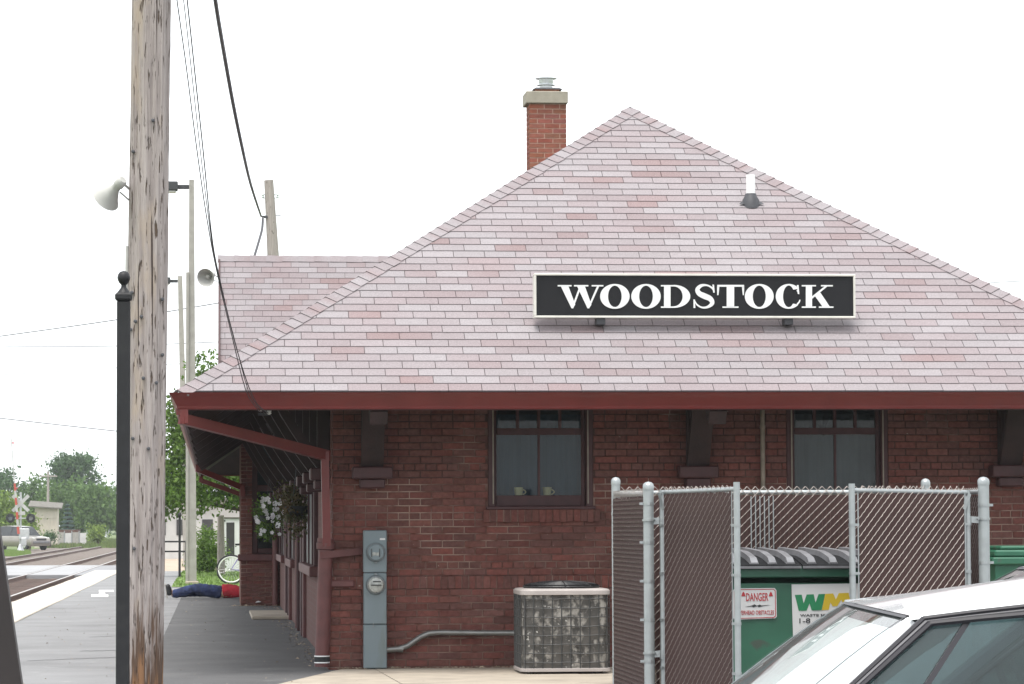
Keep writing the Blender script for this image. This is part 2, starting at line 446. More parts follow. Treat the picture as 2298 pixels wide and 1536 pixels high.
# ------------------------------------------------------------------ mesh helpers
class MB:
    """collects faces; build() links them as ONE mesh object"""
    def __init__(self):
        self.v, self.f, self.c = [], [], []
        self.col = (1, 1, 1)
    def quad(self, *p, col=None):
        i = len(self.v)
        self.v += [tuple(q) for q in p]
        self.f.append(tuple(range(i, i + len(p))))
        self.c.append(col if col is not None else self.col)
    def add(self, verts, faces, col=None):
        i = len(self.v)
        self.v += [tuple(q) for q in verts]
        for f in faces:
            self.f.append(tuple(i + k for k in f))
            self.c.append(col if col is not None else self.col)
    def box(self, x0, x1, y0, y1, z0, z1, col=None):
        self.add([(x0, y0, z0), (x1, y0, z0), (x1, y1, z0), (x0, y1, z0), (x0, y0, z1), (x1, y0, z1), (x1, y1, z1), (x0, y1, z1)],
                 [(0, 3, 2, 1), (4, 5, 6, 7), (0, 1, 5, 4), (1, 2, 6, 5), (2, 3, 7, 6), (3, 0, 4, 7)], col)
        return self
    def cbox(self, x0, x1, y0, y1, z0, z1, b=.01, col=None):
        """box with chamfered edges all round"""
        X, Y, Z = (x0, x1), (y0, y1), (z0, z1)
        b = min(b, (x1 - x0) * .45, (y1 - y0) * .45, (z1 - z0) * .45)
        bm = bmesh.new()
        bmesh.ops.create_cube(bm, size=1.0)
        for v in bm.verts:
            v.co = ((X[0] + X[1]) / 2 + v.co.x * (X[1] - X[0]), (Y[0] + Y[1]) / 2 + v.co.y * (Y[1] - Y[0]), (Z[0] + Z[1]) / 2 + v.co.z * (Z[1] - Z[0]))
        bmesh.ops.bevel(bm, geom=list(bm.edges), offset=b, segments=1, affect='EDGES')
        bm.verts.index_update()
        self.add([v.co for v in bm.verts], [[v.index for v in f.verts] for f in bm.faces], col)
        bm.free()
        return self
    def bar(self, a, b, w, h, up=(0, 0, 1), col=None):
        """rectangular bar from a to b, w across and h high"""
        a, b = Vector(a), Vector(b)
        d = (b - a).normalized()
        s = d.cross(Vector(up))
        if s.length < 1e-5:
            s = d.cross(Vector((0, 1, 0)))
        s.normalize()
        u = s.cross(d).normalized()
        s, u = s * w / 2, u * h / 2
        self.add([a - s - u, a + s - u, a + s + u, a - s + u, b - s - u, b + s - u, b + s + u, b - s + u],
                 [(0, 1, 2, 3), (7, 6, 5, 4), (0, 4, 5, 1), (1, 5, 6, 2), (2, 6, 7, 3), (3, 7, 4, 0)], col)
        return self
    def tube(self, pts, r, n=8, caps=True, col=None):
        pts = [Vector(p) for p in pts]
        rr = r if isinstance(r, (list, tuple)) else [r] * len(pts)
        base = len(self.v)
        ref = Vector((0, 0, 1)) if abs((pts[-1] - pts[0]).normalized().z) < .9 else Vector((0, 1, 0))
        for i, p in enumerate(pts):
            d = (pts[min(i + 1, len(pts) - 1)] - pts[max(i - 1, 0)]).normalized()
            s = d.cross(ref).normalized()
            u = s.cross(d)
            for k in range(n):
                a = 2 * math.pi * k / n
                self.v.append(tuple(p + (s * math.cos(a) + u * math.sin(a)) * rr[i]))
        cc = col if col is not None else self.col
        for i in range(len(pts) - 1):
            for k in range(n):
                a, b = base + i * n + k, base + i * n + (k + 1) % n
                self.f.append((a, b, b + n, a + n))
                self.c.append(cc)
        if caps:
            self.f.append(tuple(base + k for k in range(n))[::-1])
            self.f.append(tuple(base + (len(pts) - 1) * n + k for k in range(n)))
            self.c += [cc, cc]
        return self
    def lathe(self, prof, o=(0, 0, 0), axis=(0, 0, 1), n=20, col=None):
        """profile of (radius, height) turned about an axis"""
        o, ax = Vector(o), Vector(axis).normalized()
        s = ax.orthogonal().normalized()
        u = ax.cross(s)
        base = len(self.v)
        for r, h in prof:
            for k in range(n):
                a = 2 * math.pi * k / n
                self.v.append(tuple(o + ax * h + (s * math.cos(a) + u * math.sin(a)) * r))
        cc = col if col is not None else self.col
        for i in range(len(prof) - 1):
            for k in range(n):
                a, b = base + i * n + k, base + i * n + (k + 1) % n
                self.f.append((a, b, b + n, a + n))
                self.c.append(cc)
        if prof[0][0] > 1e-4:
            self.f.append(tuple(base + k for k in range(n))[::-1]); self.c.append(cc)
        if prof[-1][0] > 1e-4:
            self.f.append(tuple(base + (len(prof) - 1) * n + k for k in range(n))); self.c.append(cc)
        return self
    def prism(self, poly, fn, d0, d1, col=None):
        """flat outline poly [(u,v)] pushed from depth d0 to d1; fn(u,v,d) -> point"""
        k = len(poly)
        i = len(self.v)
        for d in (d0, d1):
            for u, v in poly:
                self.v.append(tuple(fn(u, v, d)))
        cc = col if col is not None else self.col
        self.f.append(tuple(i + j for j in range(k))); self.c.append(cc)
        self.f.append(tuple(i + k + j for j in reversed(range(k)))); self.c.append(cc)
        for j in range(k):
            a, b = j, (j + 1) % k
            self.f.append((i + b, i + a, i + k + a, i + k + b)); self.c.append(cc)
        return self
    def build(self, name, m, parent=None, smooth=False, fix=True, loc=None):
        me = bpy.data.meshes.new(name)
        vv = self.v
        if loc is not None:
            vv = [(x - loc[0], y - loc[1], z - loc[2]) for x, y, z in vv]
        me.from_pydata(vv, [], self.f)
        if any(c != (1, 1, 1) for c in self.c):
            at_ = me.color_attributes.new('Col', 'FLOAT_COLOR', 'CORNER')
            buf = []
            for f, c in zip(self.f, self.c):
                if isinstance(c, list):
                    for q in c[:len(f)] if len(c) >= len(f) else (c + [c[-1]] * (len(f) - len(c))):
                        buf += [*q, 1.0]
                else:
                    buf += [*c, 1.0] * len(f)
            at_.data.foreach_set('color', buf)
        if fix:
            bm = bmesh.new()
            bm.from_mesh(me)
            bmesh.ops.recalc_face_normals(bm, faces=bm.faces)
            bm.to_mesh(me)
            bm.free()
        if smooth:
            me.polygons.foreach_set('use_smooth', [True] * len(me.polygons))
            if hasattr(me, 'set_sharp_from_angle'):
                me.set_sharp_from_angle(angle=R(42))
        me.materials.append(m)
        o = bpy.data.objects.new(name, me)
        COL.objects.link(o)
        if loc is not None:
            o.location = loc
        if parent is not None:
            o.parent = parent
            o.matrix_parent_inverse = Matrix.Identity(4)
            wp = world_of(parent)
            o.location = Vector(o.location) - wp if wp is not None else o.location
        return o

def world_of(o):
    """sum of locations up the chain (thing roots here are only moved, unless they are placed with their own matrix later)"""
    t = Vector((0, 0, 0))
    while o is not None:
        t += o.location
        o = o.parent
    return t

def thing(name, label, cat, loc=(0, 0, 0), group=None):
    o = bpy.data.objects.new(name, None)
    COL.objects.link(o)
    o.location = loc
    o.empty_display_size = .2
    return tag(o, label, cat, group)

def tag(o, label=None, cat=None, group=None, kind=None):
    if label: o['label'] = label
    if cat: o['category'] = cat
    if group: o['group'] = group
    if kind: o['kind'] = kind
    return o

def struct(o):
    o['kind'] = 'structure'
    return o
def stuff(o):
    o['kind'] = 'stuff'
    return o

def copy_tree(o, parent=None):
    c = o.copy()
    COL.objects.link(c)
    c.parent = parent
    for ch in list(o.children):
        copy_tree(ch, c)
    return c

def clip_poly(poly, a, b, c):
    """keep the side a*x + b*y >= c of a polygon"""
    out = []
    for i in range(len(poly)):
        p, q = poly[i], poly[(i + 1) % len(poly)]
        dp, dq = a * p[0] + b * p[1] - c, a * q[0] + b * q[1] - c
        if dp >= 0:
            out.append(p)
        if (dp >= 0) != (dq >= 0):
            t = dp / (dp - dq)
            out.append((p[0] + (q[0] - p[0]) * t, p[1] + (q[1] - p[1]) * t))
    return out

def text_mesh(body, size, name, m, parent, origin, ux, uz, width=None, align='LEFT', extrude=.001, bold=0.0):
    """lettering laid on an upright face: origin = lower left corner, ux along the line, uz up"""
    cu = bpy.data.curves.new(name, 'FONT')
    cu.body = body
    cu.size = size
    cu.align_x = align
    cu.extrude = extrude
    cu.offset = bold
    cu.resolution_u = 3
    tmp = bpy.data.objects.new(name, cu)
    COL.objects.link(tmp)
    dg = bpy.context.evaluated_depsgraph_get()
    me = bpy.data.meshes.new_from_object(tmp.evaluated_get(dg))
    bpy.data.objects.remove(tmp)
    ux, uz = Vector(ux).normalized(), Vector(uz).normalized()
    n = ux.cross(uz)
    xs = [v.co.x for v in me.vertices]
    x0, x1 = min(xs), max(xs)
    k = (width / (x1 - x0)) if width else 1.0
    wp = world_of(parent)
    for v in me.vertices:
        q = Vector(origin) + ux * ((v.co.x - (x0 if align == 'LEFT' else 0)) * k) + uz * v.co.y + n * v.co.z - wp
        v.co = q
    me.materials.clear()
    me.materials.append(m)
    o = bpy.data.objects.new(name, me)
    COL.objects.link(o)
    o.parent = parent
    return o

# ================================================================== the ground
def sheet(name, m, pts, z):
    b = MB()
    b.quad(*[(x, y, z) for x, y in pts])
    return struct(b.build(name, m))
def rect(x0, x1, y0, y1):
    return [(x0, y0), (x1, y0), (x1, y1), (x0, y1)]

sheet('ground', M['grass_ground'], rect(-1500, 1500, -400, 3000), -.32)
sheet('parking_lot', M['lot'], rect(-2.6, 40, -30, 27.2), -.15)
sheet('gravel_bed', M['dirt'], rect(-3.0, 30, 100, 175), -.30)

STRIP0, STRIP1 = -2.80, -3.62                      # platform edge strip
b = MB()
b.box(STRIP0, -.62, 16.0, 72.5, -.31, 0)           # platform: worn pale asphalt along the track
b.box(STRIP0, -.95, 72.5, 99, -.31, -.0015)
pf = struct(b.build('platform', M['asphalt']))
MB().box(-.62, 1.30, 16.0, 72.5, -.31, -.001).build('eave_shade_strip', M['shaded_asphalt'], pf)   # the eave's shade along the station, put into a darker asphalt colour
# the pale concrete edge of the platform, slab by slab
edge = struct(MB().box(STRIP1 + .03, STRIP0 - .002, 16, 99, -.31, -.012).build('platform_edge', M['tie']))
y = 30.0
while y < 99:
    ln = 2.9
    w = rng.uniform(-.012, .012)
    MB().cbox(STRIP1 + w, STRIP0 + w * .6, y, y + ln - .02, -.2, .018 + rng.uniform(-.004, .004), .012).build('concrete_slab', M['stripconc'], edge)
    y += ln
# sidewalk slabs in front of the wall
p0, p1 = gr(772, 1502), gr(628, 1536)
dxy = (p0.x - p1.x) / (p0.y - p1.y)
def swx(y):
    return p1.x + (y - p1.y) * dxy
sw = struct(MB().box(1.3, 12, 27.4, 30.72, -.3, -.006).build('sidewalk', M['deck']))
xs = [None, gr(884, 1520).x, gr(1295, 1520).x + .12, 4.9, 6.7, 8.5, 10.3]
for i in range(len(xs) - 1):
    b = MB()
    ya, yb = 27.3, 30.715
    if i == 0:
        poly = [(swx(ya), ya), (xs[1] - .006, ya), (xs[1] - .10, yb), (swx(yb), yb)]
    else:
        k = .10 if i == 1 else .25
        poly = [(xs[i] + .006, ya), (xs[i + 1] - .006, ya), (xs[i + 1] - .012 - k, yb), (xs[i] + .0 - (.094 if i == 1 else k), yb)]
    b.prism(poly, lambda u, v, d: (u, v, d), -.3, .006 + .002 * (i % 2))
    b.build('concrete_slab', M['concrete'], sw)
# painted mark on the platform
b = MB()
for (x0, y0, x1, y1) in ((222, 1325, 255, 1329), (205, 1335, 243, 1340), (222, 1331, 236, 1334)):
    q = [gr(x0, y1), gr(x1, y1), gr(x1, y0), gr(x0, y0)]
    b.quad(*[(p.x, p.y, .004) for p in q])
struct(b.build('painted_mark', M['paint_white']))
# thin cracks sealed across the platform
b = MB()
for (xa, ya, xb, yb) in ((60, 1484, 262, 1476), (180, 1462, 262, 1461), (375, 1423, 560, 1412), (365, 1400, 520, 1391), (200, 1431, 262, 1428)):
    n_ = 10
    for i in range(n_):
        q0, q1 = gr(xa + (xb - xa) * i / n_, ya + (yb - ya) * i / n_), gr(xa + (xb - xa) * (i + 1) / n_, ya + (yb - ya) * (i + 1) / n_)
        o0, o1 = .05 * math.sin(i * 2.3 + xa), .05 * math.sin((i + 1) * 2.3 + xa)
        b.quad((q0.x, q0.y + o0, .003), (q1.x, q1.y + o1, .003), (q1.x, q1.y + o1 + .07, .003), (q0.x, q0.y + o0 + .07, .003))
struct(b.build('sealed_cracks', M['lot']))

# lawn behind the station
lawn = sheet('lawn', M['lawn'], [(-.95, 73.2), (12, 73.2), (14, 99), (-.95, 99)], .001)
b = MB()
for i in range(5000):
    x, y = rng.uniform(-.95, 3.5), rng.uniform(73.3, 98.5)
    h, a = rng.uniform(.03, .08), rng.uniform(0, 6.28)
    dx, dy = math.cos(a) * .02, math.sin(a) * .02
    b.quad((x - dx, y - dy, 0), (x + dx, y + dy, 0), (x + rng.uniform(-.03, .03), y + rng.uniform(-.03, .03), h))
stuff(tag(b.build('grass', M['blade'], fix=False), 'short green grass blades covering the lawn behind the station', 'grass'))

# railway: two tracks, ballast, road crossing
def bumpy_sheet(name, m, x0, x1, y0, y1, nx, ny, z, amp):
    b = MB()
    hh = [[z + rng.uniform(-amp, amp) for i in range(nx + 1)] for j in range(ny + 1)]
    vs_ = []
    for j in range(ny + 1):
        for i in range(nx + 1):
            vs_.append((x0 + (x1 - x0) * i / nx, y0 + (y1 - y0) * (j / ny) ** 1.6, hh[j][i]))
    fs = [(j * (nx + 1) + i, j * (nx + 1) + i + 1, (j + 1) * (nx + 1) + i + 1, (j + 1) * (nx + 1) + i) for j in range(ny) for i in range(nx)]
    b.add(vs_, fs)
    return struct(b.build(name, m, fix=False))
bumpy_sheet('ballast', M['ballast'], -13.2, STRIP1 + .03, 30, 600, 40, 260, -.285, .018)

road = struct(MB().box(-70, -2.9, 103, 128, -.31, -.165).build('road', M['road']))
sheet('cross_street', M['road'], rect(-80, -9.5, 193, 206), -.303)
def track(xr, label, panels):
    t = thing('railway_track', label, 'railway track', (xr - .75, 60, -.3), group='railway tracks beside the platform')
    for x in (xr, xr - 1.505):
        o = MB().box(x - .014, x + .014, 30, 600, -.27, -.185).box(x - .06, x + .06, 30, 600, -.275, -.262).box(x - .035, x + .035, 30, 600, -.19, -.158).build('rail', M['rail'], t)
        wo_ = MB().box(x - .03, x + .03, 30, 600, -.157, -.150).build('rail_head', M['railtop'], o)
    tie = None
    y = 45.0
    while y < 125:
        if not (102 < y < 129):
            if tie is None:
                tie = MB().cbox(-1.25, 1.25, -.11, .11, -.07, .07, .015).build('sleeper', M['tie'], t, loc=None)
                me = tie.data
                tie.location = Vector((xr - .75, y, -.335)) - world_of(t)
            else:
                k = bpy.data.objects.new('sleeper', me)
                COL.objects.link(k)
                k.parent = t
                k.location = Vector((xr - .75 + rng.uniform(-.04, .04), y, -.335 + rng.uniform(-.006, .006))) - world_of(t)
        y += .55
    for (x0, x1, y0, y1, m_) in panels:
        MB().cbox(x0, x1, y0, y1, -.30, -.152 + rng.uniform(-.004, .003), .01).build('crossing_panel', M[m_], t)
    return t
RX1 = -4.42
pn = []
for i in range(5):
    pn.append((RX1 - 1.42, RX1 - .08, 103.2 + i * 5, 108.1 + i * 5, 'panel'))
    pn.append((RX1 - 2.9, RX1 - 1.60, 103.2 + i * 5, 108.1 + i * 5, 'panel'))
track(RX1, 'railway track nearest the pale platform edge, crossing a road', pn)
RX2 = -8.6
pn = []
for i in range(5):
    pn.append((RX2 - 1.42, RX2 - .08, 103.2 + i * 5, 108.1 + i * 5, 'panel'))
    pn.append((RX2 + .1, RX2 + 1.3, 103.2 + i * 5, 108.1 + i * 5, 'panel'))
track(RX2, 'farther railway track, away from the platform edge', pn)

# ================================================================== the station
EX0, EY0 = -.32, 29.28
RXC = 4.417
HALF = RXC - EX0
EXR = RXC + HALF
Z0 = at(1080, 879, EY0).z
YA = EY0 + HALF
ZR = at(1420, 245, YA).z
PITCH = (ZR - Z0) / HALF
SL = math.sqrt(1 + PITCH * PITCH)
WL, WR, YW, YWE, YEE = 1.122, 8.05, 30.72, 67.0, 68.5
st = thing('station_building', 'maroon brick railway station with deep hipped eaves and pink-grey shingled roof', 'station', (RXC, YW, 0))

# ---- brick wall facing the lot
BRICK_COLS = [(.138, .056, .046), (.128, .054, .046), (.146, .058, .048), (.118, .052, .045), (.140, .051, .043), (.130, .059, .051), (.158, .055, .045)]
def brick_col(r=rng):
    c = r.choice(BRICK_COLS)
    k = r.uniform(.85, 1.15)
    return (c[0] * k, c[1] * k, c[2] * k)
CH, BL, BH, MJ = .0667, .2085, .0995, .009
def brick_course(x0, x1, z, row, holes, header=False):
    """list of (xa, xb) bricks of a course with the openings cut out"""
    unit = BH + .0045 if header else BL
    off = (unit / 2 if row % 2 else 0.0)
    out = []
    x = x0 - off
    while x < x1:
        a, c = max(x, x0), min(x + unit - MJ, x1)
        segs = [(a, c)]
        for (h0, h1, hz0, hz1) in holes:
            if z + CH * .5 > hz0 and z + CH * .5 < hz1:
                nx = []
                for s in segs:
                    if s[1] <= h0 or s[0] >= h1:
                        nx.append(s)
                    else:
                        if s[0] < h0: nx.append((s[0], h0 - .004))
                        if s[1] > h1: nx.append((h1 + .004, s[1]))
                segs = nx
        for s in segs:
            if s[1] - s[0] > .02:
                out.append(s)
        x += unit
    return out
def brick_faces(b, xa, xb, z, y, d=.007, h=CH - MJ, jit=None):
    """one brick standing d proud of the mortar plane at y (facing -Y), slightly uneven"""
    jit = jit or rng
    e = .0025
    y0 = y - d - jit.uniform(0, .003)
    c = brick_col(jit)
    j = lambda: jit.uniform(-.0012, .0012)
    v = [(xa + e + j(), y0, z + e + j()), (xb - e + j(), y0, z + e + j()), (xb - e + j(), y0, z + h - e + j()), (xa + e + j(), y0, z + h - e + j()),
         (xa, y + .002, z), (xb, y + .002, z), (xb, y + .002, z + h), (xa, y + .002, z + h)]
    b.add(v, [(0, 1, 2, 3), (4, 5, 1, 0), (5, 6, 2, 1), (6, 7, 3, 2), (7, 4, 0, 3)], col=c)

win1 = (at(1095, 1000, YW).x, at(1330, 1000, YW).x, at(1200, 1143, YW).z)
win2 = (at(1765, 1000, YW).x, at(1992, 1000, YW).x, at(1880, 1147, YW).z)
WTOP = 2.86
holes = [(win1[0], win1[1], win1[2] - .12, WTOP), (win2[0], win2[1], win2[2] - .12, WTOP)]
sills = [(win1[0] - .05, win1[1] + .065, win1[2] - .125, win1[2]), (win2[0] - .05, win2[1] + .06, win2[2] - .125, win2[2])]
PLZ = at(950, 1322, YW).z
PLT = at(950, 1293, YW).z
wall = MB()
# mortar backing with the openings left free
def wall_strip(b, x0, x1, z0, z1, y0, y1):
    b.box(x0, x1, y0, y1, z0, z1)
wz = [(0, win1[2])]
ZSOOT = 1.80            # joints below were repointed in pale mortar, those above are old and sooty
wall_strip(wall, WL + .001, WR, 0.0, win1[2], YW, YW + .3)
for (a, c) in ((WL + .001, win1[0]), (win1[1], win2[0]), (win2[1], WR)):
    wall_strip(wall, a, c, win1[2], ZSOOT, YW, YW + .3)
w_front = wall.build('wall', M['mortar'], st)
wall = MB()
for (a, c) in ((WL + .001, win1[0]), (win1[1], win2[0]), (win2[1], WR)):
    wall_strip(wall, a, c, ZSOOT, WTOP, YW, YW + .3)
wall_strip(wall, WL + .001, WR, WTOP, 3.35, YW, YW + .3)
wall.build('upper_wall', M['mortar_sooty'], st)
cells = []
row = 0
z = PLT + MJ * .5
while z < 2.95:
    for (a, c) in brick_course(WL + .004, WR, z, row, holes + [(s[0], s[1], s[2], s[3]) for s in sills], header=(row % 7 == 1)):
        cells.append((a, c, z, YW, .007))
    z += CH
    row += 1
z = PLZ - CH + MJ * .5
row = 1
PLX = WL - .035
while z > -.07:
    for (a, c) in brick_course(PLX, WR, z, row, []):
        cells.append((a, c, z, YW - .028, .007))
    z -= CH
    row += 1
MB().box(PLX + .004, WR, YW - .028, YW + .01, -.3, PLZ).build('plinth', M['mortar'], st)
# nearest to the open left part of the wall first: these are single bricks, the rest of the wall is one mass
def visible_rank(cc):
    xm = (cc[0] + cc[1]) / 2
    short = 0 if (cc[1] - cc[0]) > .12 else 1
    return (short, 0 if xm < win1[0] - .02 or (xm < 2.7 and cc[2] < 1.5) else 1, abs(xm - 2.0) + abs(cc[2] - 1.2) * .9)
cells.sort(key=visible_rank)
for i, (a, c, z, yy, d) in enumerate(cells[:300]):
    b = MB()
    brick_faces(b, a, c, z, yy, d)
    b.build('brick', M['brick'], w_front, fix=False)
b = MB()
for (a, c, z, yy, d) in cells[300:]:
    brick_faces(b, a, c, z, yy, d)
stuff(b.build('brickwork', M['brick'], w_front, fix=False))
# rowlock band on the plinth and rowlock window sills
def rowlock(x0, x1, z0, z1, y, d, name, parent):
    b = MB()
    x = x0
    while x < x1 - .03:
        w_ = min(.0667 - .006 + rng.uniform(-.004, .004), x1 - x)
        dz = rng.uniform(-.004, .004)
        b.add([(x + .002, y - d + rng.uniform(-.003, .003), z0 + .004 + dz), (x + w_ - .002, y - d + rng.uniform(-.003, .003), z0 + .004 + dz),
               (x + w_ - .002, y - d + .004, z1 - .004), (x + .002, y - d + .004, z1 - .004),
               (x, y + .01, z0 + dz), (x + w_, y + .01, z0 + dz), (x + w_, y + .01, z1), (x, y + .01, z1)],
              [(0, 1, 2, 3), (4, 5, 1, 0), (5, 6, 2, 1), (6, 7, 3, 2), (7, 4, 0, 3)], col=brick_col())
        x += .0667
    o = stuff(b.build(name, M['brick'], parent, fix=False))
    MB().box(x0 + .004, x1 - .004, y - d + .010, y + .005, z0 + .006, z1 - .006).build('mortar_bed', M['mortar'], o)
rowlock(PLX - .005, WR, PLZ, PLT, YW - .012, .03, 'rowlock_band', st)
for s in sills:
    rowlock(s[0], s[1], s[2], s[3], YW + .004, .045, 'rowlock_sill', st)
# pale cap of the corner pier
q0, q1 = at(742, 1300, YW), at(795, 1318, YW)
MB().cbox(PLX - .03, q1.x, YW - .075, YW + .2, q1.z, q0.z - .01, .012).build('pier_cap', M['castiron'], st)

# ---- windows
def window(x0, x1, zs, boards, mugs):
    """timber window: casing, sash, four-light transom over two tall panes, pale storm channels"""
    wn_ = MB()
    cw = .066
    yf = YW - .012
    wn_.cbox(x0 - .0, x0 + cw, yf, YW + .14, zs, WTOP, .006)
    wn_.cbox(x1 - cw, x1 + .0, yf, YW + .14, zs, WTOP, .006)
    wn_.cbox(x0 + cw, x1 - cw, yf + .004, YW + .14, WTOP - .08, WTOP, .006)
    w = wn_.build('window', M['trim'], st)
    zb, zt = at(1200, 1112, YW).z, at(1200, 976, YW).z
    tb, tt = at(1200, 961, YW).z, 2.66
    xa, xb = x0 + .085, x1 - .105
    sash = MB()
    ys, ye = YW + .045, YW + .09
    sash.cbox(x0 + cw + .004, xa, ys, ye, zs + .004, WTOP - .084, .004)
    sash.cbox(xb, x1 - cw - .004, ys, ye, zs + .004, WTOP - .084, .004)
    sash.cbox(xa + .0005, xb - .0005, ys + .002, ye, zs + .03, zb, .004)
    sash.cbox(xa + .0005, xb - .0005, ys - .006, ye, zt, tb, .004)
    sash.cbox(xa + .0005, xb - .0005, ys + .002, ye, tt, WTOP - .084, .004)
    xm = (xa + xb) / 2
    sash.cbox(xm - .011, xm + .011, ys + .004, ye - .004, zb + .0005, zt - .0005, .003)
    for k in (.25, .5, .75):
        xk = xa + (xb - xa) * k
        sash.cbox(xk - .015, xk + .015, ys + .004, ye - .004, tb + .0005, tt - .0005, .003)
    sash.build('sash', M['trim'], w)
    MB().cbox(x0 - .02, x1 + .02, YW - .05, YW + .06, zs - .004, zs + .028, .006).build('sill', M['trim'], w)
    for xk in (x0 + .048, x1 - .048):
        MB().box(xk - .006, xk + .006, yf - .010, yf + .002, zs + .05, WTOP - .1).build('storm_channel', M['pipebeige'], w)
    yp = YW + .066
    for (a, c) in ((xa, xm - .011), (xm + .011, xb)):
        MB().quad((a, yp, zb), (c, yp, zb), (c, yp, zt), (a, yp, zt)).__class__
        p = MB(); p.quad((a, yp, zb), (c, yp, zb), (c, yp, zt), (a, yp, zt)); p.build('pane', M['pane'], w, fix=False)
    for k in range(4):
        a, c = xa + (xb - xa) * k / 4 + .015, xa + (xb - xa) * (k + 1) / 4 - .015
        p = MB(); p.quad((a, yp, tb), (c, yp, tb), (c, yp, tt), (a, yp, tt)); p.build('pane', M['pane'], w, fix=False)
    # dim room behind
    rm = MB()
    for q in (((x0 - .3, YW + .9), (x1 + .3, YW + .9)), ((x0 - .3, YW + .31), (x0 - .3, YW + .9)), ((x1 + .3, YW + .31), (x1 + .3, YW + .9))):
        rm.quad((*q[0], zs - .2), (*q[1], zs - .2), (*q[1], WTOP + .1), (*q[0], WTOP + .1))
    rm.quad((x0 - .3, YW + .3, zs - .02), (x1 + .3, YW + .3, zs - .02), (x1 + .3, YW + .9, zs - .02), (x0 - .3, YW + .9, zs - .02))
    rm.quad((x0 - .3, YW + .3, WTOP + .1), (x1 + .3, YW + .3, WTOP + .1), (x1 + .3, YW + .9, WTOP + .1), (x0 - .3, YW + .9, WTOP + .1))
    rm.build('room', M['room'], w, fix=False)
    bl = MB()
    n_ = 24
    for i in range(n_):
        a, c = x0 + .01 + (x1 - x0 - .02) * i / n_, x0 + .01 + (x1 - x0 - .02) * (i + 1) / n_
        ya, yb = YW + .21 + .012 * math.sin(i * 1.7), YW + .21 + .012 * math.sin((i + 1) * 1.7)
        bl.quad((a, ya, zs), (c, yb, zs), (c, yb, zt + .2), (a, ya, zt + .2))
    bl.build('blind', M['board' if boards else 'blind'], w, fix=False)
    return w, zb
w1, zb1 = window(win1[0], win1[1], win1[2], False, True)
w2, zb2 = window(win2[0], win2[1], win2[2], True, False)
for px, nm, lb in ((1164, 'cup', 'pale yellow cup behind the left half of the window above the meter'), (1228, 'cup', 'pale yellow cup behind the right half of the window above the meter')):
    p = at(px, 1111, YW + .12)
    c = MB().lathe([(.028, 0), (.036, .012), (.044, .09), (.040, .09), (.033, .015), (0, .012)], (p.x, p.y, zb1 - .012), n=16)
    pts = [(p.x + .04 + .028 * math.sin(t * math.pi), p.y, zb1 + .008 + .05 * t) for t in [k / 8 for k in range(9)]]
    c.tube(pts, .006, 6)
    tag(c.build(nm, M['china'], smooth=True), lb, 'cup', 'cups on the window ledge')
MB().box(win1[0] + .07, win1[1] - .07, YW + .092, YW + .2, zb1 - .04, zb1 - .013).build('window_ledge', M['trim'], w1)

# ---- side wall towards the tracks (seen at a grazing angle), with the bay
sidew = MB().box(WL, WL + .3, YW + .001, YWE, -.3, 3.35).build('wall', M['brickwall'], st)
MB().box(WL + .3, WR, YWE - .3, YWE, -.3, 3.35).build('wall', M['brickwall'], st)
MB().box(WR - .3, WR, YW + .31, YWE - .3, -.3, 3.35).build('wall', M['brickwall'], st)
MB().box(PLX + .004, WL, YW + .002, 34.6, -.3, PLZ).build('plinth', M['brickwall'], st)
# pier bricks on the return of the corner show as courses
b = MB()
z = -.06 + PLZ % CH
while z < 2.9:
    y0 = YW + .004
    for k in range(6):
        h = CH - MJ
        ya, yb = y0 + k * BL + (BL / 2 if int(z / CH) % 2 else 0), y0 + (k + 1) * BL - MJ + (BL / 2 if int(z / CH) % 2 else 0)
        xf = (PLX - .003 if z < PLZ - .05 else WL - .007)
        b.add([(xf, ya, z), (xf, yb, z), (xf, yb, z + h), (xf, ya, z + h), (WL + .002, ya, z), (WL + .002, yb, z), (WL + .002, yb, z + h), (WL + .002, ya, z + h)],
              [(0, 1, 2, 3), (4, 5, 1, 0), (5, 6, 2, 1), (6, 7, 3, 2), (7, 4, 0, 3)], col=brick_col())
    z += CH
stuff(b.build('brickwork', M['brick'], sidew, fix=True))

def side_opening(y0, y1, z0, z1, name, n_, solid=False):
    w = MB()
    for yy in (y0, y1 - .12):
        w.cbox(WL - .05, WL + .02, yy, yy + .12, z0, z1, .008)
    w.cbox(WL - .05, WL + .02, y0 + .121, y1 - .121, z1 - .12, z1, .008)
    o = w.build(name, M['trim'], st)
    for k in range(1, n_):
        yy = y0 + (y1 - y0) * k / n_
        MB().box(WL - .03, WL + .01, yy - .05, yy + .05, z0, z1 - .121).build('mullion', M['trim'], o)
    p = MB().box(WL - .012, WL - .004, y0 + .12, y1 - .12, z0, z1 - .12)
    p.build('leaf' if solid else 'pane', M['trim'] if solid else M['darkpanel'], o)
    if not solid:
        MB().cbox(WL - .10, WL + .01, y0 - .08, y1 + .08, z0 - .11, z0 - .002, .01).build('sill', M['castiron'], o)
side_opening(35.0, 39.2, .92, 2.35, 'window', 3)
side_opening(40.1, 42.2, .0, 2.35, 'door', 2, True)
side_opening(43.8, 46.6, .90, 2.3, 'window', 2)
side_opening(47.6, 49.0, .0, 2.3, 'door', 1, True)
side_opening(50.0, 53.6, .90, 2.3, 'window', 3)
for yy in (39.55, 43.2, 46.95, 49.5):
    MB().cbox(WL - .045, WL + .01, yy - .12, yy + .12, 0.0, 2.5, .008).build('pilaster', M['castiron'], st)

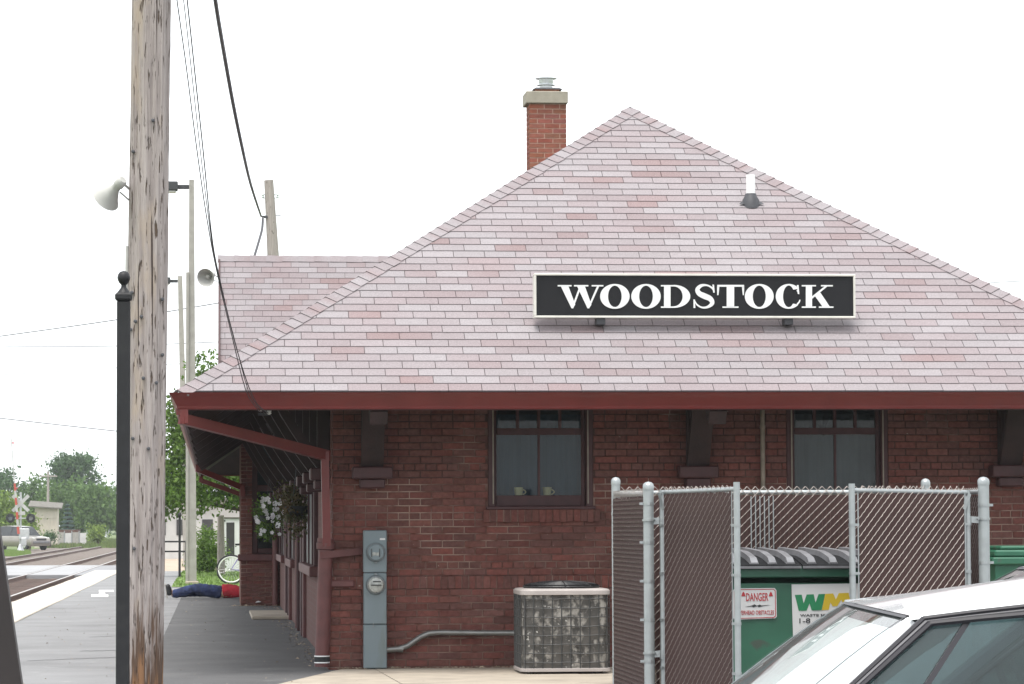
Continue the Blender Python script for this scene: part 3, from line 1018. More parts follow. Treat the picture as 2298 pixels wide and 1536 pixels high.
BX, BY0, BY1 = .458, 55.4, 58.5
pierx = at(566, 1200, BY0).x
bsz = at(560, 1243, BY0).z
bay = MB()
bay.box(BX, pierx, BY0, BY0 + .35, -.3, 3.0)
bay.box(pierx, WL + .01, BY0 + .002, BY0 + .3, -.3, bsz - .02)
bay.box(BX + .002, BX + .3, BY0 + .35, BY1 - .001, -.3, bsz)
bay.box(BX + .002, BX + .3, BY1 - .4, BY1 - .002, bsz, 3.0)
bay.box(BX, WL + .01, BY1, BY1 + .05, -.3, 3.0)
bayo = bay.build('bay', M['mortar'], st)
b = MB()
z, row = -.03, 0
while z < 2.95:
    x1 = pierx if z > bsz - .05 else WL
    for (a, c) in brick_course(BX, x1, z, row, [(pierx, WL, bsz - .06, 3.0)]):
        brick_faces(b, a, c, z, BY0, .007)
    z += CH; row += 1
stuff(b.build('brickwork', M['brick'], bayo, fix=False))
MB().cbox(BX - .05, WL, BY0 - .06, BY0 + .3, bsz - .125, bsz - .01, .012).build('sill', M['castiron'], bayo)
bw = MB()
bw.cbox(pierx, pierx + .09, BY0 + .03, BY0 + .12, bsz, 2.9, .008)
bw.cbox(WL - .1, WL, BY0 + .03, BY0 + .12, bsz, 2.9, .008)
bw.cbox(pierx + .09, WL - .1, BY0 + .04, BY0 + .12, bsz, bsz + .09, .008)
bw.cbox(pierx + .09, WL - .1, BY0 + .04, BY0 + .12, 1.95, 2.06, .008)
bwo = bw.build('bay_window', M['trim'], bayo)
p = MB(); p.quad((pierx + .09, BY0 + .08, bsz + .09), (WL - .1, BY0 + .08, bsz + .09), (WL - .1, BY0 + .08, 1.95), (pierx + .09, BY0 + .08, 1.95)); p.build('pane', M['pane'], bayo, fix=False)
p = MB(); p.quad((pierx + .09, BY0 + .08, 2.06), (WL - .1, BY0 + .08, 2.06), (WL - .1, BY0 + .08, 2.9), (pierx + .09, BY0 + .08, 2.9)); p.build('pane', M['pane'], bayo, fix=False)
MB().box(BX + .2, WL - .01, BY0 + .5, BY0 + .55, bsz - .1, 2.9).build('room', M['room'], bayo)
MB().box(BX + .3, BX + .36, BY0 + .36, BY1 - .41, bsz, 3.0).build('room', M['room'], bayo)
MB().tube([(WL - .075, BY0 - .07, 0), (WL - .075, BY0 - .07, 1.2)], .055, 10).build('downpipe', M['castiron'], st, smooth=True)
# doorstep
MB().cbox(.55, 1.10, 47.2, 50.5, 0, .05, .01).build('doorstep', M['concrete'], st)

# ---- roof
roof = MB()
th = .10
def slope_pt(u, v):      # point on the front slope: u = X, v = distance up the slope
    return (u, EY0 + v / SL, Z0 + v / SL * PITCH)
A = (EX0, EY0, Z0); B = (EXR, EY0, Z0); AP = (RXC, YA, ZR); AQ = (RXC, YEE - HALF, ZR); C = (EXR, YEE, Z0); D = (EX0, YEE, Z0)
dn = .012
def low(p, k=dn):
    return (p[0], p[1], p[2] - k)
roof.quad(low(A), low(B), low(AP))
roof.quad(low(D), low(A), low(AP), low(AQ))
roof.quad(low(B), low(C), low(AQ), low(AP))
roof.quad(low(C), low(D), low(AQ))
roofo = roof.build('roof', M['deck'], st, fix=False)

SH_COLS = [(.266, .238, .248), (.276, .252, .263), (.262, .230, .240), (.253, .214, .223), (.247, .201, .208), (.239, .186, .191), (.230, .170, .172)]
def shingle_tone(r):
    k = r.random()
    if k < .52: c = SH_COLS[r.choice((0, 1, 1, 2))]
    elif k < .80: c = SH_COLS[r.choice((2, 3, 3))]
    elif k < .93: c = SH_COLS[r.choice((3, 4))]
    else: c = SH_COLS[r.choice((5, 6))]
    f = r.uniform(.94, 1.06)
    return tuple(q * f for q in c)
def lerp3(a, b, t):
    return tuple(a[i] + (b[i] - a[i]) * t for i in range(3))
def shingle_rows(u0, u1, v_len, rows, inside, pt, nrm, tab=.3048, seed=1):
    """tabs of a slope: (polygon in u,v ; corner colours) row by row from the eave"""
    r = random.Random(seed)
    e = v_len / rows
    out = []
    for i in range(rows):
        v0, v1 = i * e, (i + 1) * e
        off = (tab / 2 if i % 2 else 0) + r.uniform(-.012, .012) + .018 * (i % 4)
        # colour drifts along each strip in steps that do not follow the tabs
        knots, x = [], u0 - 1
        while x < u1 + 1:
            knots.append((x, shingle_tone(r)))
            x += r.choice((.30, .305, .31, .61))
        def tone(x, kn=knots):
            for j in range(len(kn) - 1):
                if kn[j + 1][0] > x:
                    t = (x - kn[j][0]) / (kn[j + 1][0] - kn[j][0])
                    t = min(1, max(0, (t - .42) * 6))
                    return lerp3(kn[j][1], kn[j + 1][1], t)
            return kn[-1][1]
        k = math.floor((u0 - off) / tab) - 1
        while k * tab + off < u1:
            a, c = k * tab + off, (k + 1) * tab + off - .0055
            dv = r.uniform(-.0022, .0022)
            poly = [(a, v0 + .0035 + dv), (c, v0 + .0035 + dv + r.uniform(-.001, .001)), (c, v1 + .012), (a, v1 + .012)]
            for h in inside:
                poly = clip_poly(poly, *h)
                if len(poly) < 3: break
            if len(poly) >= 3:
                area = abs(sum(poly[q][0] * poly[(q + 1) % len(poly)][1] - poly[(q + 1) % len(poly)][0] * poly[q][1] for q in range(len(poly)))) / 2
                if area > 2e-4:
                    out.append((poly, tone, v0, v1, area))
            k += 1
    return out
def shingle_mesh(b, poly, tone, v0, v1, pt, nrm):
    n = Vector(nrm)
    tmid = tone(sum(q[0] for q in poly) / len(poly))
    top, cols = [], []
    for (u, v) in poly:
        hgt = .0095 - .0085 * (v - v0) / (v1 - v0 + .012)
        top.append(Vector(pt(u, v)) + n * hgt)
        cols.append(lerp3(tmid, tone(u), .22))
    k = len(poly)
    bot = [Vector(pt(u, v)) - n * .006 for (u, v) in poly]
    base = len(b.v)
    b.v += [tuple(q) for q in top] + [tuple(q) for q in bot]
    b.f.append(tuple(base + i for i in range(k))); b.c.append(cols)
    dark = tuple(q * .8 for q in cols[0])
    for i in range(k):
        j = (i + 1) % k
        b.f.append((base + j, base + i, base + k + i, base + k + j)); b.c.append(dark)
nf = Vector((0, -PITCH, 1)).normalized()
VL = HALF * SL
inside = [(1, -1 / SL, EX0), (-1, -1 / SL, -EXR), (0, 1, 0), (0, -1, -VL)]
tabs = shingle_rows(EX0, EXR, VL, 44, inside, slope_pt, nf, seed=3)
def tab_rank(t):
    um = sum(q[0] for q in t[0]) / len(t[0])
    return (0 if t[4] > .03 else 1, 0 if um < 7.9 else 1, t[2])
tabs.sort(key=tab_rank)
for (poly, tone, v0, v1, ar) in tabs[:300]:
    b = MB()
    shingle_mesh(b, poly, tone, v0, v1, slope_pt, nf)
    b.build('shingle', M['shingle'], roofo, fix=False)
b = MB()
for (poly, tone, v0, v1, ar) in tabs[300:]:
    shingle_mesh(b, poly, tone, v0, v1, slope_pt, nf)
stuff(b.build('shingles', M['shingle'], roofo, fix=False))

# hip caps: bent tabs lapped up each hip
def hip_caps(p, q, na, nb, wa, wb, name, step=.128, seed=5):
    """p, q ends of the hip; wa/wb unit vectors lying in the two slopes, away from the hip"""
    r = random.Random(seed)
    p, q = Vector(p), Vector(q)
    L = (q - p).length
    d = (q - p).normalized()
    up = (Vector(na) + Vector(nb)).normalized()
    n_ = int(L / step)
    for i in range(n_):
        b = MB()
        s0, s1 = i * L / n_ - .012, (i + 1) * L / n_ + .02
        c0, c1 = shingle_tone(r), shingle_tone(r)
        w_ = .125 + r.uniform(-.004, .004)
        sk = r.uniform(-.004, .004)
        def pt(s, side, w, hh):
            base = p + d * s
            nn = Vector(na) if side == 0 else Vector(nb)
            ww = Vector(wa) if side == 0 else Vector(wb)
            if w == 0: return base + up * (hh + .004)
            return base + ww * w + nn * hh
        h0, h1 = .018, .009
        top = [pt(s0, 0, w_, h0), pt(s0 + sk, 0, 0, h0 + .004), pt(s0, 1, w_, h0), pt(s1, 1, w_, h1), pt(s1, 0, 0, h1), pt(s1, 0, w_, h1)]
        bot = [pt(s0, 0, w_, .004), pt(s0 + sk, 0, 0, .004), pt(s0, 1, w_, .004), pt(s1, 1, w_, .002), pt(s1, 0, 0, .002), pt(s1, 0, w_, .002)]
        cc = [lerp3(c0, c1, t) for t in (0, .3, 1, 1)]
        b.add(top + bot, [(0, 1, 4, 5)], col=[c0, c0, c1, c1])
        b.f.append((1, 2, 3, 4)); b.c.append([c0, c0, c1, c1])
        dk = tuple(k * .75 for k in c0)
        for (x, y) in ((0, 1), (1, 2), (2, 3), (3, 4), (4, 5), (5, 0)):
            b.f.append((y, x, x + 6, y + 6)); b.c.append(dk)
        b.build(name, M['shingle'], roofo, fix=False)
nl = Vector((-PITCH, 0, 1)).normalized()
nr = Vector((PITCH, 0, 1)).normalized()
def in_slope(n, hipdir, sign):
    w = Vector(n).cross(Vector(hipdir)).normalized()
    return w * sign
hl = (Vector(AP) - Vector(A)).normalized()
hr = (Vector(AP) - Vector(B)).normalized()
wf = nf.cross(hl); wf = wf if wf.y < 0 or wf.x > 0 else -wf
wf = wf if wf.x > 0 else -wf
wl_ = nl.cross(hl); wl_ = wl_ if wl_.y > 0 else -wl_
hip_caps(A, AP, nf, nl, wf, wl_, 'hip_cap', seed=5)
wf2 = nf.cross(hr); wf2 = wf2 if wf2.x < 0 else -wf2
wr_ = nr.cross(hr); wr_ = wr_ if wr_.y > 0 else -wr_
hip_caps(B, AP, nf, nr, wf2, wr_, 'hip_cap', seed=6)
# main ridge caps
hip_caps(AP, AQ, nl, nr, Vector((-1, 0, -PITCH)).normalized(), Vector((1, 0, -PITCH)).normalized(), 'ridge_cap', step=1.2, seed=9)

# ---- cross gable roof over the middle of the station
GY, GZ = 53.2, at(680, 577, 53.2).z
GX0 = at(490, 640, GY).x
GT = 1.19
GSL = math.sqrt(1 + GT * GT)
GV = (GZ - 2.75) * GSL / GT
def gable_pt(u, v):      # v up the slope from its lower edge
    yy = GY - (GZ - 2.75) / GT + v / GSL
    return (u, yy, 2.75 + v / GSL * GT)
gn = Vector((0, -GT, 1)).normalized()
b = MB()
b.quad(low(gable_pt(GX0, 0)), low(gable_pt(4.4, 0)), low(gable_pt(4.4, GV)), low(gable_pt(GX0, GV)))
b.quad((GX0, GY + 2.6, 2.75), (GX0, GY, GZ - dn), (4.4, GY, GZ - dn), (4.4, GY + 2.6, 2.75))
b.quad((GX0 + .3, GY - 2.6, 2.75), (GX0 + .3, GY, GZ - .1), (GX0 + .3, GY + 2.6, 2.75))
gab = b.build('cross_gable', M['deck'], st, fix=False)
gt = shingle_rows(GX0, 4.3, GV, 32, [(1, 0, GX0), (0, 1, 0), (0, -1, -GV)], gable_pt, gn, seed=12)
b = MB()
for (poly, tone, v0, v1, ar) in gt:
    um = sum(q[0] for q in poly) / len(poly)
    if um < 4.0:
        shingle_mesh(b, poly, tone, v0, v1, gable_pt, gn)
stuff(b.build('shingles', M['shingle'], gab, fix=False))
roofo_keep = roofo
roofo = gab
hip_caps((GX0, GY, GZ), (4.3, GY, GZ), gn, Vector((0, GT, 1)).normalized(), Vector((0, -1, -GT)).normalized(), Vector((0, 1, -GT)).normalized(), 'ridge_cap', step=.26, seed=14)
roofo = roofo_keep
b = MB()
b.bar((GX0 + .015, GY - 2.62, 2.66), (GX0 + .015, GY - .02, GZ - .10), .03, .16)
b.bar((GX0 + .015, GY + 2.62, 2.66), (GX0 + .015, GY + .02, GZ - .10), .03, .16)
b.build('barge_board', M['trim'], gab)

# ---- gutters: an ogee trough swept round the eave
prof = [(0, 0), (.012, 0), (.012, -.018), (.030, -.045), (.040, -.062), (.070, -.118), (.074, -.140), (.078, -.150), (.115, -.150), (.115, -.01), (.105, -.01), (.105, -.14), (.080, -.140), (.050, -.07), (.02, -.03), (.006, -.012)]
gut = MB()
ox0, oy0 = EX0 - .085, EY0 - .085
gz = at(1080, 881, oy0).z
def sweep(b, path, ins):
    """profile (depth inwards, height) at each path corner; ins = inward unit vectors scaled for the mitre"""
    base = len(b.v)
    for p, iv in zip(path, ins):
        for (d, h) in prof:
            b.v.append((p[0] + iv[0] * d, p[1] + iv[1] * d, p[2] + h))
    k = len(prof)
    for i in range(len(path) - 1):
        for j in range(k):
            a, c = base + i * k + j, base + i * k + (j + 1) % k
            b.f.append((a, c, c + k, a + k)); b.c.append((1, 1, 1))
    b.f.append(tuple(base + j for j in range(k))); b.c.append((1, 1, 1))
    b.f.append(tuple(base + (len(path) - 1) * k + j for j in range(k))); b.c.append((1, 1, 1))
oxr = EXR + .085
oye = YEE + .085
sweep(gut, [(oxr, oy0, gz), (ox0, oy0, gz), (ox0, oye, gz), (oxr, oye, gz)], [(-1, 1), (1, 1), (1, -1), (-1, -1)])
gut.build('gutter', M['gutter'], st)

# soffit boards parallel to the roof, fascia and rafters
def under(p, k):
    return (p[0], p[1], p[2] - k)
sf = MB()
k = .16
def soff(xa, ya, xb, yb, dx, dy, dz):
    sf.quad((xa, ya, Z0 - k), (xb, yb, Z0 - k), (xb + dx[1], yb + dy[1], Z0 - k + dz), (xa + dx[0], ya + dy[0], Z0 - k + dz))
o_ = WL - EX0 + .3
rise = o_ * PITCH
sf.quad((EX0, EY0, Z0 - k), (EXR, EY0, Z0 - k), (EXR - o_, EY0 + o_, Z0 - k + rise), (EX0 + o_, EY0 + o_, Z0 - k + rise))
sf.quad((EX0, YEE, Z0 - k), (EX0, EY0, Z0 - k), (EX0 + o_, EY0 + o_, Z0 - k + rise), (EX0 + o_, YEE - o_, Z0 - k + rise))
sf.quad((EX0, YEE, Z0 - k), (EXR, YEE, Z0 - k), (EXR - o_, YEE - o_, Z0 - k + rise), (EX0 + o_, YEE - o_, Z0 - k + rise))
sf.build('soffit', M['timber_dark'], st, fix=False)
fa = MB()
fa.box(EX0 + .02, EXR, EY0 + .022, EY0 + .05, Z0 - .17, Z0 - .02)
fa.box(EX0 + .022, EX0 + .05, EY0 + .052, YEE, Z0 - .17, Z0 - .02)
fa.build('fascia', M['trim'], st)

# eave brackets: corbel, curved strut, top beam
def bracket(px, py, axis):
    """axis 'y' stands on the end wall reaching towards the lot, 'x' on the side wall reaching to the tracks"""
    root = MB()
    def T(a, out, z):     # a along the wall, out from the wall
        return (px + a, YW - out, z) if axis == 'y' else (WL - out, py + a, z)
    zc0, zc1 = 1.80, 1.915
    def blk(a0, a1, o0, o1, z0, z1, nm, m_, par):
        pts = [T(a0, o0, z0), T(a1, o1, z1)]
        x0, x1 = sorted((pts[0][0], pts[1][0])); y0, y1 = sorted((pts[0][1], pts[1][1]))
        return MB().cbox(x0, x1, y0, y1, z0, z1, .012).build(nm, m_, par)
    br = blk(-.19, .19, 0.002, .20, zc0, zc1, 'bracket', M['trim'], st)
    blk(-.12, .12, 0.002, .16, zc0 - .09, zc0 - .001, 'corbel', M['trim'], br)
    blk(-.10, .10, 0.004, .13, zc1 + .001, 2.9, 'wall_post', M['timber_dark'], br)
    s = MB()
    pth = []
    for i in range(9):
        t = i / 8
        pth.append((.10 + t * .60, zc1 + .03 + .95 * t - .05 * math.sin(t * math.pi)))
    w_ = .105
    for i in range(8):
        (o0, z0), (o1, z1) = pth[i], pth[i + 1]
        hh = .075
        A_ = [T(-w_, o0, z0 - hh), T(w_, o0, z0 - hh), T(w_, o0, z0 + hh), T(-w_, o0, z0 + hh)]
        B_ = [T(-w_, o1, z1 - hh), T(w_, o1, z1 - hh), T(w_, o1, z1 + hh), T(-w_, o1, z1 + hh)]
        fc = [(0, 1, 5, 4), (1, 2, 6, 5), (2, 3, 7, 6), (3, 0, 4, 7)]
        if i == 0: fc.append((0, 1, 2, 3))
        if i == 7: fc.append((4, 5, 6, 7))
        s.add(A_ + B_, fc)
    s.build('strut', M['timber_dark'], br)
    bm_ = MB()
    p0, p1 = T(0, .0, 2.80), T(0, 1.36, 2.80 - .0)
    z_in, z_out = Z0 - .30 + (WL - EX0) * PITCH, Z0 - .24
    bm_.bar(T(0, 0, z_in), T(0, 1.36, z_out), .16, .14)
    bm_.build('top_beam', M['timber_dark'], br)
for px in (at(834, 1000, YW).x, at(1562, 1000, YW).x, at(2260, 1000, YW).x):
    bracket(px, 0, 'y')
for py in (31.3, 33.8, 36.4, 39.6, 42.9, 46.9, 50.6, 53.9):
    bracket(0, py, 'x')

# downspouts: corner one, and one at the bay
def downspout(y_e, y_w, xw, zlow, boot):
    d = MB()
    zc = gz - .15
    pts = [Vector((EX0 + .05, y_e, zc)), Vector((EX0 + .05, y_e, zc - .09)), Vector((xw, y_w, at(728, 1022, 30.65).z if boot else zc - .40)), Vector((xw + .015, y_w, zlow))]
    for i in range(3):
        a, c = pts[i], pts[i + 1]
        dd = (c - a).normalized() * .035
        d.bar(a - (dd if i else dd * 0), c + dd, .075, .095, up=(0, 1, 0) if i != 1 else (0, 0, 1))
    return d.build('downspout', M['gutter'], st)
dsp = downspout(EY0 + .03, 30.62, 1.045, 1.20, True)
ds2 = downspout(BY0 - .25, BY0 - .06, BX + .02, 1.9, False)
ds3 = downspout(YEE - .1, YEE - .05, .6, 2.0, False)
MB().bar((EX0 + .01, EY0 + .03, gz - .2), (EX0 + .01, EY0 + .03, gz - .14), .06, .06).build('outlet', M['gutter'], dsp)
boot = MB()
xb_ = at(722, 1480, 30.72).x
xt_ = at(731, 1225, 30.72).x
boot.lathe([(.072, 0), (.070, .1), (.068, 1.10), (.088, 1.11), (.090, 1.165), (.080, 1.17), (.082, 1.21), (.06, 1.21)], (xb_, 30.66, .03), (xt_ - xb_, 0, 1.2), n=18)
bo = boot.build('downpipe_boot', M['castiron'], st, smooth=True)
for (z0, z1, m_) in ((.055, .066, 'pvc'), (.066, .115, 'tyre'), (.115, .126, 'pvc')):
    MB().lathe([(.0745, z0), (.0745, z1)], (xb_, 30.66, 0.01), n=18).build('band', M[m_], bo)
MB().bar((xt_ - .06, 30.57, at(725, 1247, 30.6).z), (at(815, 1236, 30.68).x, 30.695, at(815, 1237, 30.68).z), .012, .065, up=(0, 0, 1)).build('strap', M['castiron'], bo)

# ---- chimney
CYc = 43.3
cA, cB = at(1188, 300, CYc), at(1271, 300, CYc)
ztop = at(1230, 233, CYc).z
zcap = at(1230, 206, CYc).z
ch = MB().box(cA.x + .006, cB.x - .006, CYc + .006, CYc + .40, 4.9, ztop).build('chimney', M['chim_mortar'], st)
CBC = [(.225, .078, .055), (.20, .07, .05), (.245, .088, .06), (.215, .08, .057)]
z, row = ztop - CH, 0
while z > 5.0:
    w_ = cB.x - cA.x
    unit = w_ / 2.4
    off = -unit * .45 if row % 2 else 0
    x = cA.x + off
    while x < cB.x - .01:
        a, c = max(cA.x, x), min(cB.x, x + unit - .011)
        if c - a > .02:
            b = MB()
            cc = tuple(q * rng.uniform(.9, 1.1) for q in rng.choice(CBC))
            b.box(a, c, CYc - .002, CYc + .05, z, z + CH - .011, col=cc)
            b.build('brick', M['chim_brick'], ch, fix=False)
        x += unit
    for kk in range(2):
        b = MB()
        cc = tuple(q * rng.uniform(.9, 1.1) for q in rng.choice(CBC))
        b.box(cA.x - .002, cA.x + .05, CYc + .055 + kk * .18, CYc + .225 + kk * .18 - .011, z, z + CH - .011, col=cc)
        b.build('brick', M['chim_brick'], ch, fix=False)
    z -= CH; row += 1
c0, c1 = at(1180, 220, CYc).x, at(1274, 220, CYc).x
MB().cbox(c0 - .0, c1, CYc - .05, CYc + .46, ztop + .001, zcap, .008).build('chimney_cap', M['capstone'], ch)
fz = at(1230, 197, CYc).z
fx0, fx1 = at(1200, 200, CYc).x, at(1259, 200, CYc).x
MB().box(fx0 + .02, fx1 - .02, CYc + .05, CYc + .34, zcap, fz).build('flue_tile', M['terracotta'], ch)
b = MB()
b.add([(fx0 - .02, CYc + .01, fz - .02), (fx1 + .02, CYc + .01, fz - .02), (fx1 + .02, CYc + .38, fz - .02), (fx0 - .02, CYc + .38, fz - .02),
       (fx0 + .02, CYc + .05, fz + .008), (fx1 - .02, CYc + .05, fz + .008), (fx1 - .02, CYc + .34, fz + .008), (fx0 + .02, CYc + .34, fz + .008)],
      [(0, 1, 5, 4), (1, 2, 6, 5), (2, 3, 7, 6), (3, 0, 4, 7), (4, 5, 6, 7)])
b.build('flue_plate', M['flash'], ch)
fcx = (fx0 + fx1) / 2 - .005
MB().lathe([(.085, 0), (.085, .05), (.125, .055), (.125, .062), (.085, .066), (.10, .09), (.10, .135), (.15, .145), (.15, .152), (.11, .16), (0, .165)], (fcx, CYc + .2, fz), n=20).build('flue_cowl', M['flue'], ch, smooth=True)

# ---- vent pipe through the roof
# find the slope point seen at the flashing
def on_roof(px, py):
    d = ROT @ ray(px, py)
    n = nf
    t = (Vector(A) - EYE).dot(n) / d.dot(n)
    return EYE + d * t
vp = on_roof(1686, 462)
v_ = MB().tube([vp + Vector((0, .03, 0)), vp + Vector((0, .03, at(1685, 392, vp.y).z - vp.z))], .046, 14).build('vent_pipe', M['pvc'], st, smooth=True)
f = MB()
f.lathe([(.10, -.03), (.085, .06), (.062, .10), (.056, .125), (.047, .125)], vp + Vector((0, .03, 0)), n=16)
f.build('boot', M['flash'], v_, smooth=True)
b = MB()
for s_ in ((-.13, .13),):
    q = [vp + Vector((s_[0], -.02, 0)), vp + Vector((s_[1], -.02, 0)), vp + Vector((s_[1] * .5, .06, .08 * PITCH)), vp + Vector((s_[0] * .5, .06, .08 * PITCH))]
    b.quad(*[p_ + nf * .016 for p_ in q])
b.build('flashing', M['flash'], v_)
# beige pipe on the wall
q = at(1710, 1000, YW)
b = MB().tube([(q.x, YW - .04, at(1710, 1100, YW).z - 1.0), (q.x, YW - .04, 2.75)], .022, 10)
b.lathe([(.028, 0), (.028, .03)], (q.x, YW - .04, at(1710, 962, YW).z), n=10)
b.build('wall_pipe', M['pipebeige'], st, smooth=True)

# ================================================================== the station name sign on the roof
SY = on_roof(1560, 728).y - .17            # the board's foot stands just off the shingles
def on_sign(zx, zy, d=0.0):
    """point on the sign face from the close-up's coordinates (close-up origin 1160,580, scale 2.8725)"""
    p = at(1160 + zx / 2.8725, 580 + zy / 2.8725, SY)
    return (p.x, SY - d, p.z)
s0, s1 = on_sign(112, 384), on_sign(2180, 104)
sg = thing('station_sign', 'long black board in a pale frame reading WOODSTOCK, mounted on the roof slope', 'sign', ((s0[0] + s1[0]) / 2, SY, s0[2]))
SD = .13
MB().box(s0[0] + .012, s1[0] - .012, SY + .002, SY + SD, s0[2] + .01, s1[2] - .01).build('sign_board', M['signblack'], sg)
fw = .020
fr = MB()
for (x0, x1, z0, z1) in ((s0[0], s1[0], s1[2] - fw, s1[2]), (s0[0], s1[0], s0[2], s0[2] + fw), (s0[0], s0[0] + fw, s0[2] + fw + .0005, s1[2] - fw - .0005), (s1[0] - fw, s1[0], s0[2] + fw + .0005, s1[2] - fw - .0005)):
    fr.cbox(x0, x1, SY - .016, SY + SD + .005, z0, z1, .004)
fr.build('frame', M['signframe'], sg)
DEP = [0]
def letter(polys, rings=(), strokes=()):
    b = MB()
    for poly in polys:
        DEP[0] = (DEP[0] + 1) % 9
        b.prism([(u, v) for u, v in poly], on_sign, .0, .004 + DEP[0] * .0004)
    for (cx, cy, ro, ri, a0, a1) in rings:
        n_ = 40
        DEP[0] = (DEP[0] + 1) % 9
        d = .004 + DEP[0] * .0004
        for i in range(n_):
            t0, t1 = R(a0 + (a1 - a0) * i / n_), R(a0 + (a1 - a0) * (i + 1) / n_)
            q = [(cx + ro[0] * math.cos(t0), cy - ro[1] * math.sin(t0)), (cx + ro[0] * math.cos(t1), cy - ro[1] * math.sin(t1)),
                 (cx + ri[0] * math.cos(t1), cy - ri[1] * math.sin(t1)), (cx + ri[0] * math.cos(t0), cy - ri[1] * math.sin(t0))]
            b.quad(*[on_sign(u, v, d) for u, v in q])
            b.quad(on_sign(*q[0], 0), on_sign(*q[1], 0), on_sign(*q[1], d), on_sign(*q[0], d))
            b.quad(on_sign(*q[3], 0), on_sign(*q[2], 0), on_sign(*q[2], d), on_sign(*q[3], d))
    for path in strokes:
        # smooth the path, then a ribbon of changing width
        pts = []
        for i in range(len(path) - 1):
            p0, p1, p2, p3 = path[max(i - 1, 0)], path[i], path[i + 1], path[min(i + 2, len(path) - 1)]
            for k in range(6):
                t = k / 6
                pts.append(tuple(.5 * ((2 * p1[j]) + (-p0[j] + p2[j]) * t + (2 * p0[j] - 5 * p1[j] + 4 * p2[j] - p3[j]) * t * t + (-p0[j] + 3 * p1[j] - 3 * p2[j] + p3[j]) * t ** 3) for j in range(3)))
        pts.append(path[-1])
        L_, R_ = [], []
        for i, p in enumerate(pts):
            a, c = pts[max(i - 1, 0)], pts[min(i + 1, len(pts) - 1)]
            dx, dy = c[0] - a[0], c[1] - a[1]
            l = math.hypot(dx, dy) or 1
            L_.append((p[0] - dy / l * p[2] / 2, p[1] + dx / l * p[2] / 2))
            R_.append((p[0] + dy / l * p[2] / 2, p[1] - dx / l * p[2] / 2))
        for i in range(len(pts) - 1):
            b.quad(*[on_sign(u, v, .0055) for u, v in (L_[i], L_[i + 1], R_[i + 1], R_[i])])
    b.build('letter', M['letter'], sg)
def sf_(x0, x1, y):
    return [(x0, y), (x1, y), (x1, y + 9), (x0, y + 9)]
TOP, BOT = 173, 311
letter([[(283, 181), (332, 181), (376, 300), (360, 323), (352, 323)], [(351, 323), (363, 323), (416, 181), (403, 181)], [(388, 181), (438, 181), (480, 300), (465, 323), (455, 323)],
        [(454, 323), (466, 323), (530, 181), (516, 181)], sf_(263, 352, TOP), sf_(368, 460, TOP), sf_(482, 557, TOP)])
for cx in (631, 832):
    letter([], [(cx, 246, (95, 80), (44, 69), 0, 360)])
letter([[(948, 181), (990, 181), (990, 312), (948, 312)], sf_(928, 1015, TOP), sf_(928, 1015, BOT)], [(1010, 246, (107, 74), (58, 64), -90, 90)])
letter([[(1260, 170), (1270, 170), (1275, 222), (1265, 222)], [(1138, 266), (1147, 266), (1150, 321), (1138, 321)]], [],
       [[(1270, 215, 6), (1255, 190, 11), (1222, 174, 11), (1186, 178, 20), (1163, 202, 27), (1176, 228, 33), (1210, 245, 37), (1246, 262, 33), (1258, 290, 27), (1232, 313, 17), (1195, 318, 11), (1162, 301, 10), (1146, 275, 6)]])
letter([[(1352, 184), (1400, 184), (1400, 312), (1352, 312)], [(1291, 172), (1464, 172), (1464, 184), (1291, 184)], [(1290, 184), (1305, 184), (1299, 238), (1291, 238)], [(1450, 184), (1465, 184), (1463, 238), (1456, 238)], sf_(1325, 1428, BOT)])
letter([], [(1562, 246, (93, 80), (42, 69), 0, 360)])
letter([[(1804, 173), (1815, 173), (1820, 230), (1810, 230)]], [(1752, 246, (84, 80), (37, 70), 38, 318)], [[(1806, 206, 10), (1814, 222, 8), (1818, 232, 5)], [(1806, 296, 10), (1818, 284, 9), (1824, 268, 7)]])
letter([[(1862, 181), (1902, 181), (1902, 312), (1862, 312)], sf_(1836, 1927, TOP), sf_(1836, 1927, BOT), [(1900, 264), (1900, 248), (1984, 181), (2002, 181)],
        [(1918, 240), (1952, 216), (2016, 312), (1970, 312)], sf_(1960, 2036, TOP), sf_(1946, 2040, BOT)])
for px in (1349, 1771):
    p, q = at(px, 712, SY), at(px, 729, SY)
    rp = on_roof(px, 745)
    MB().cbox(p.x - .043, p.x + .043, SY + .02, SY + .16, q.z, s0[2] - .001, .005).build('bracket', M['flash'], sg)
    MB().bar((p.x, SY + .10, q.z + .02), (p.x, SY + .30, q.z + .06), .04, .04).build('bracket_arm', M['flash'], sg)

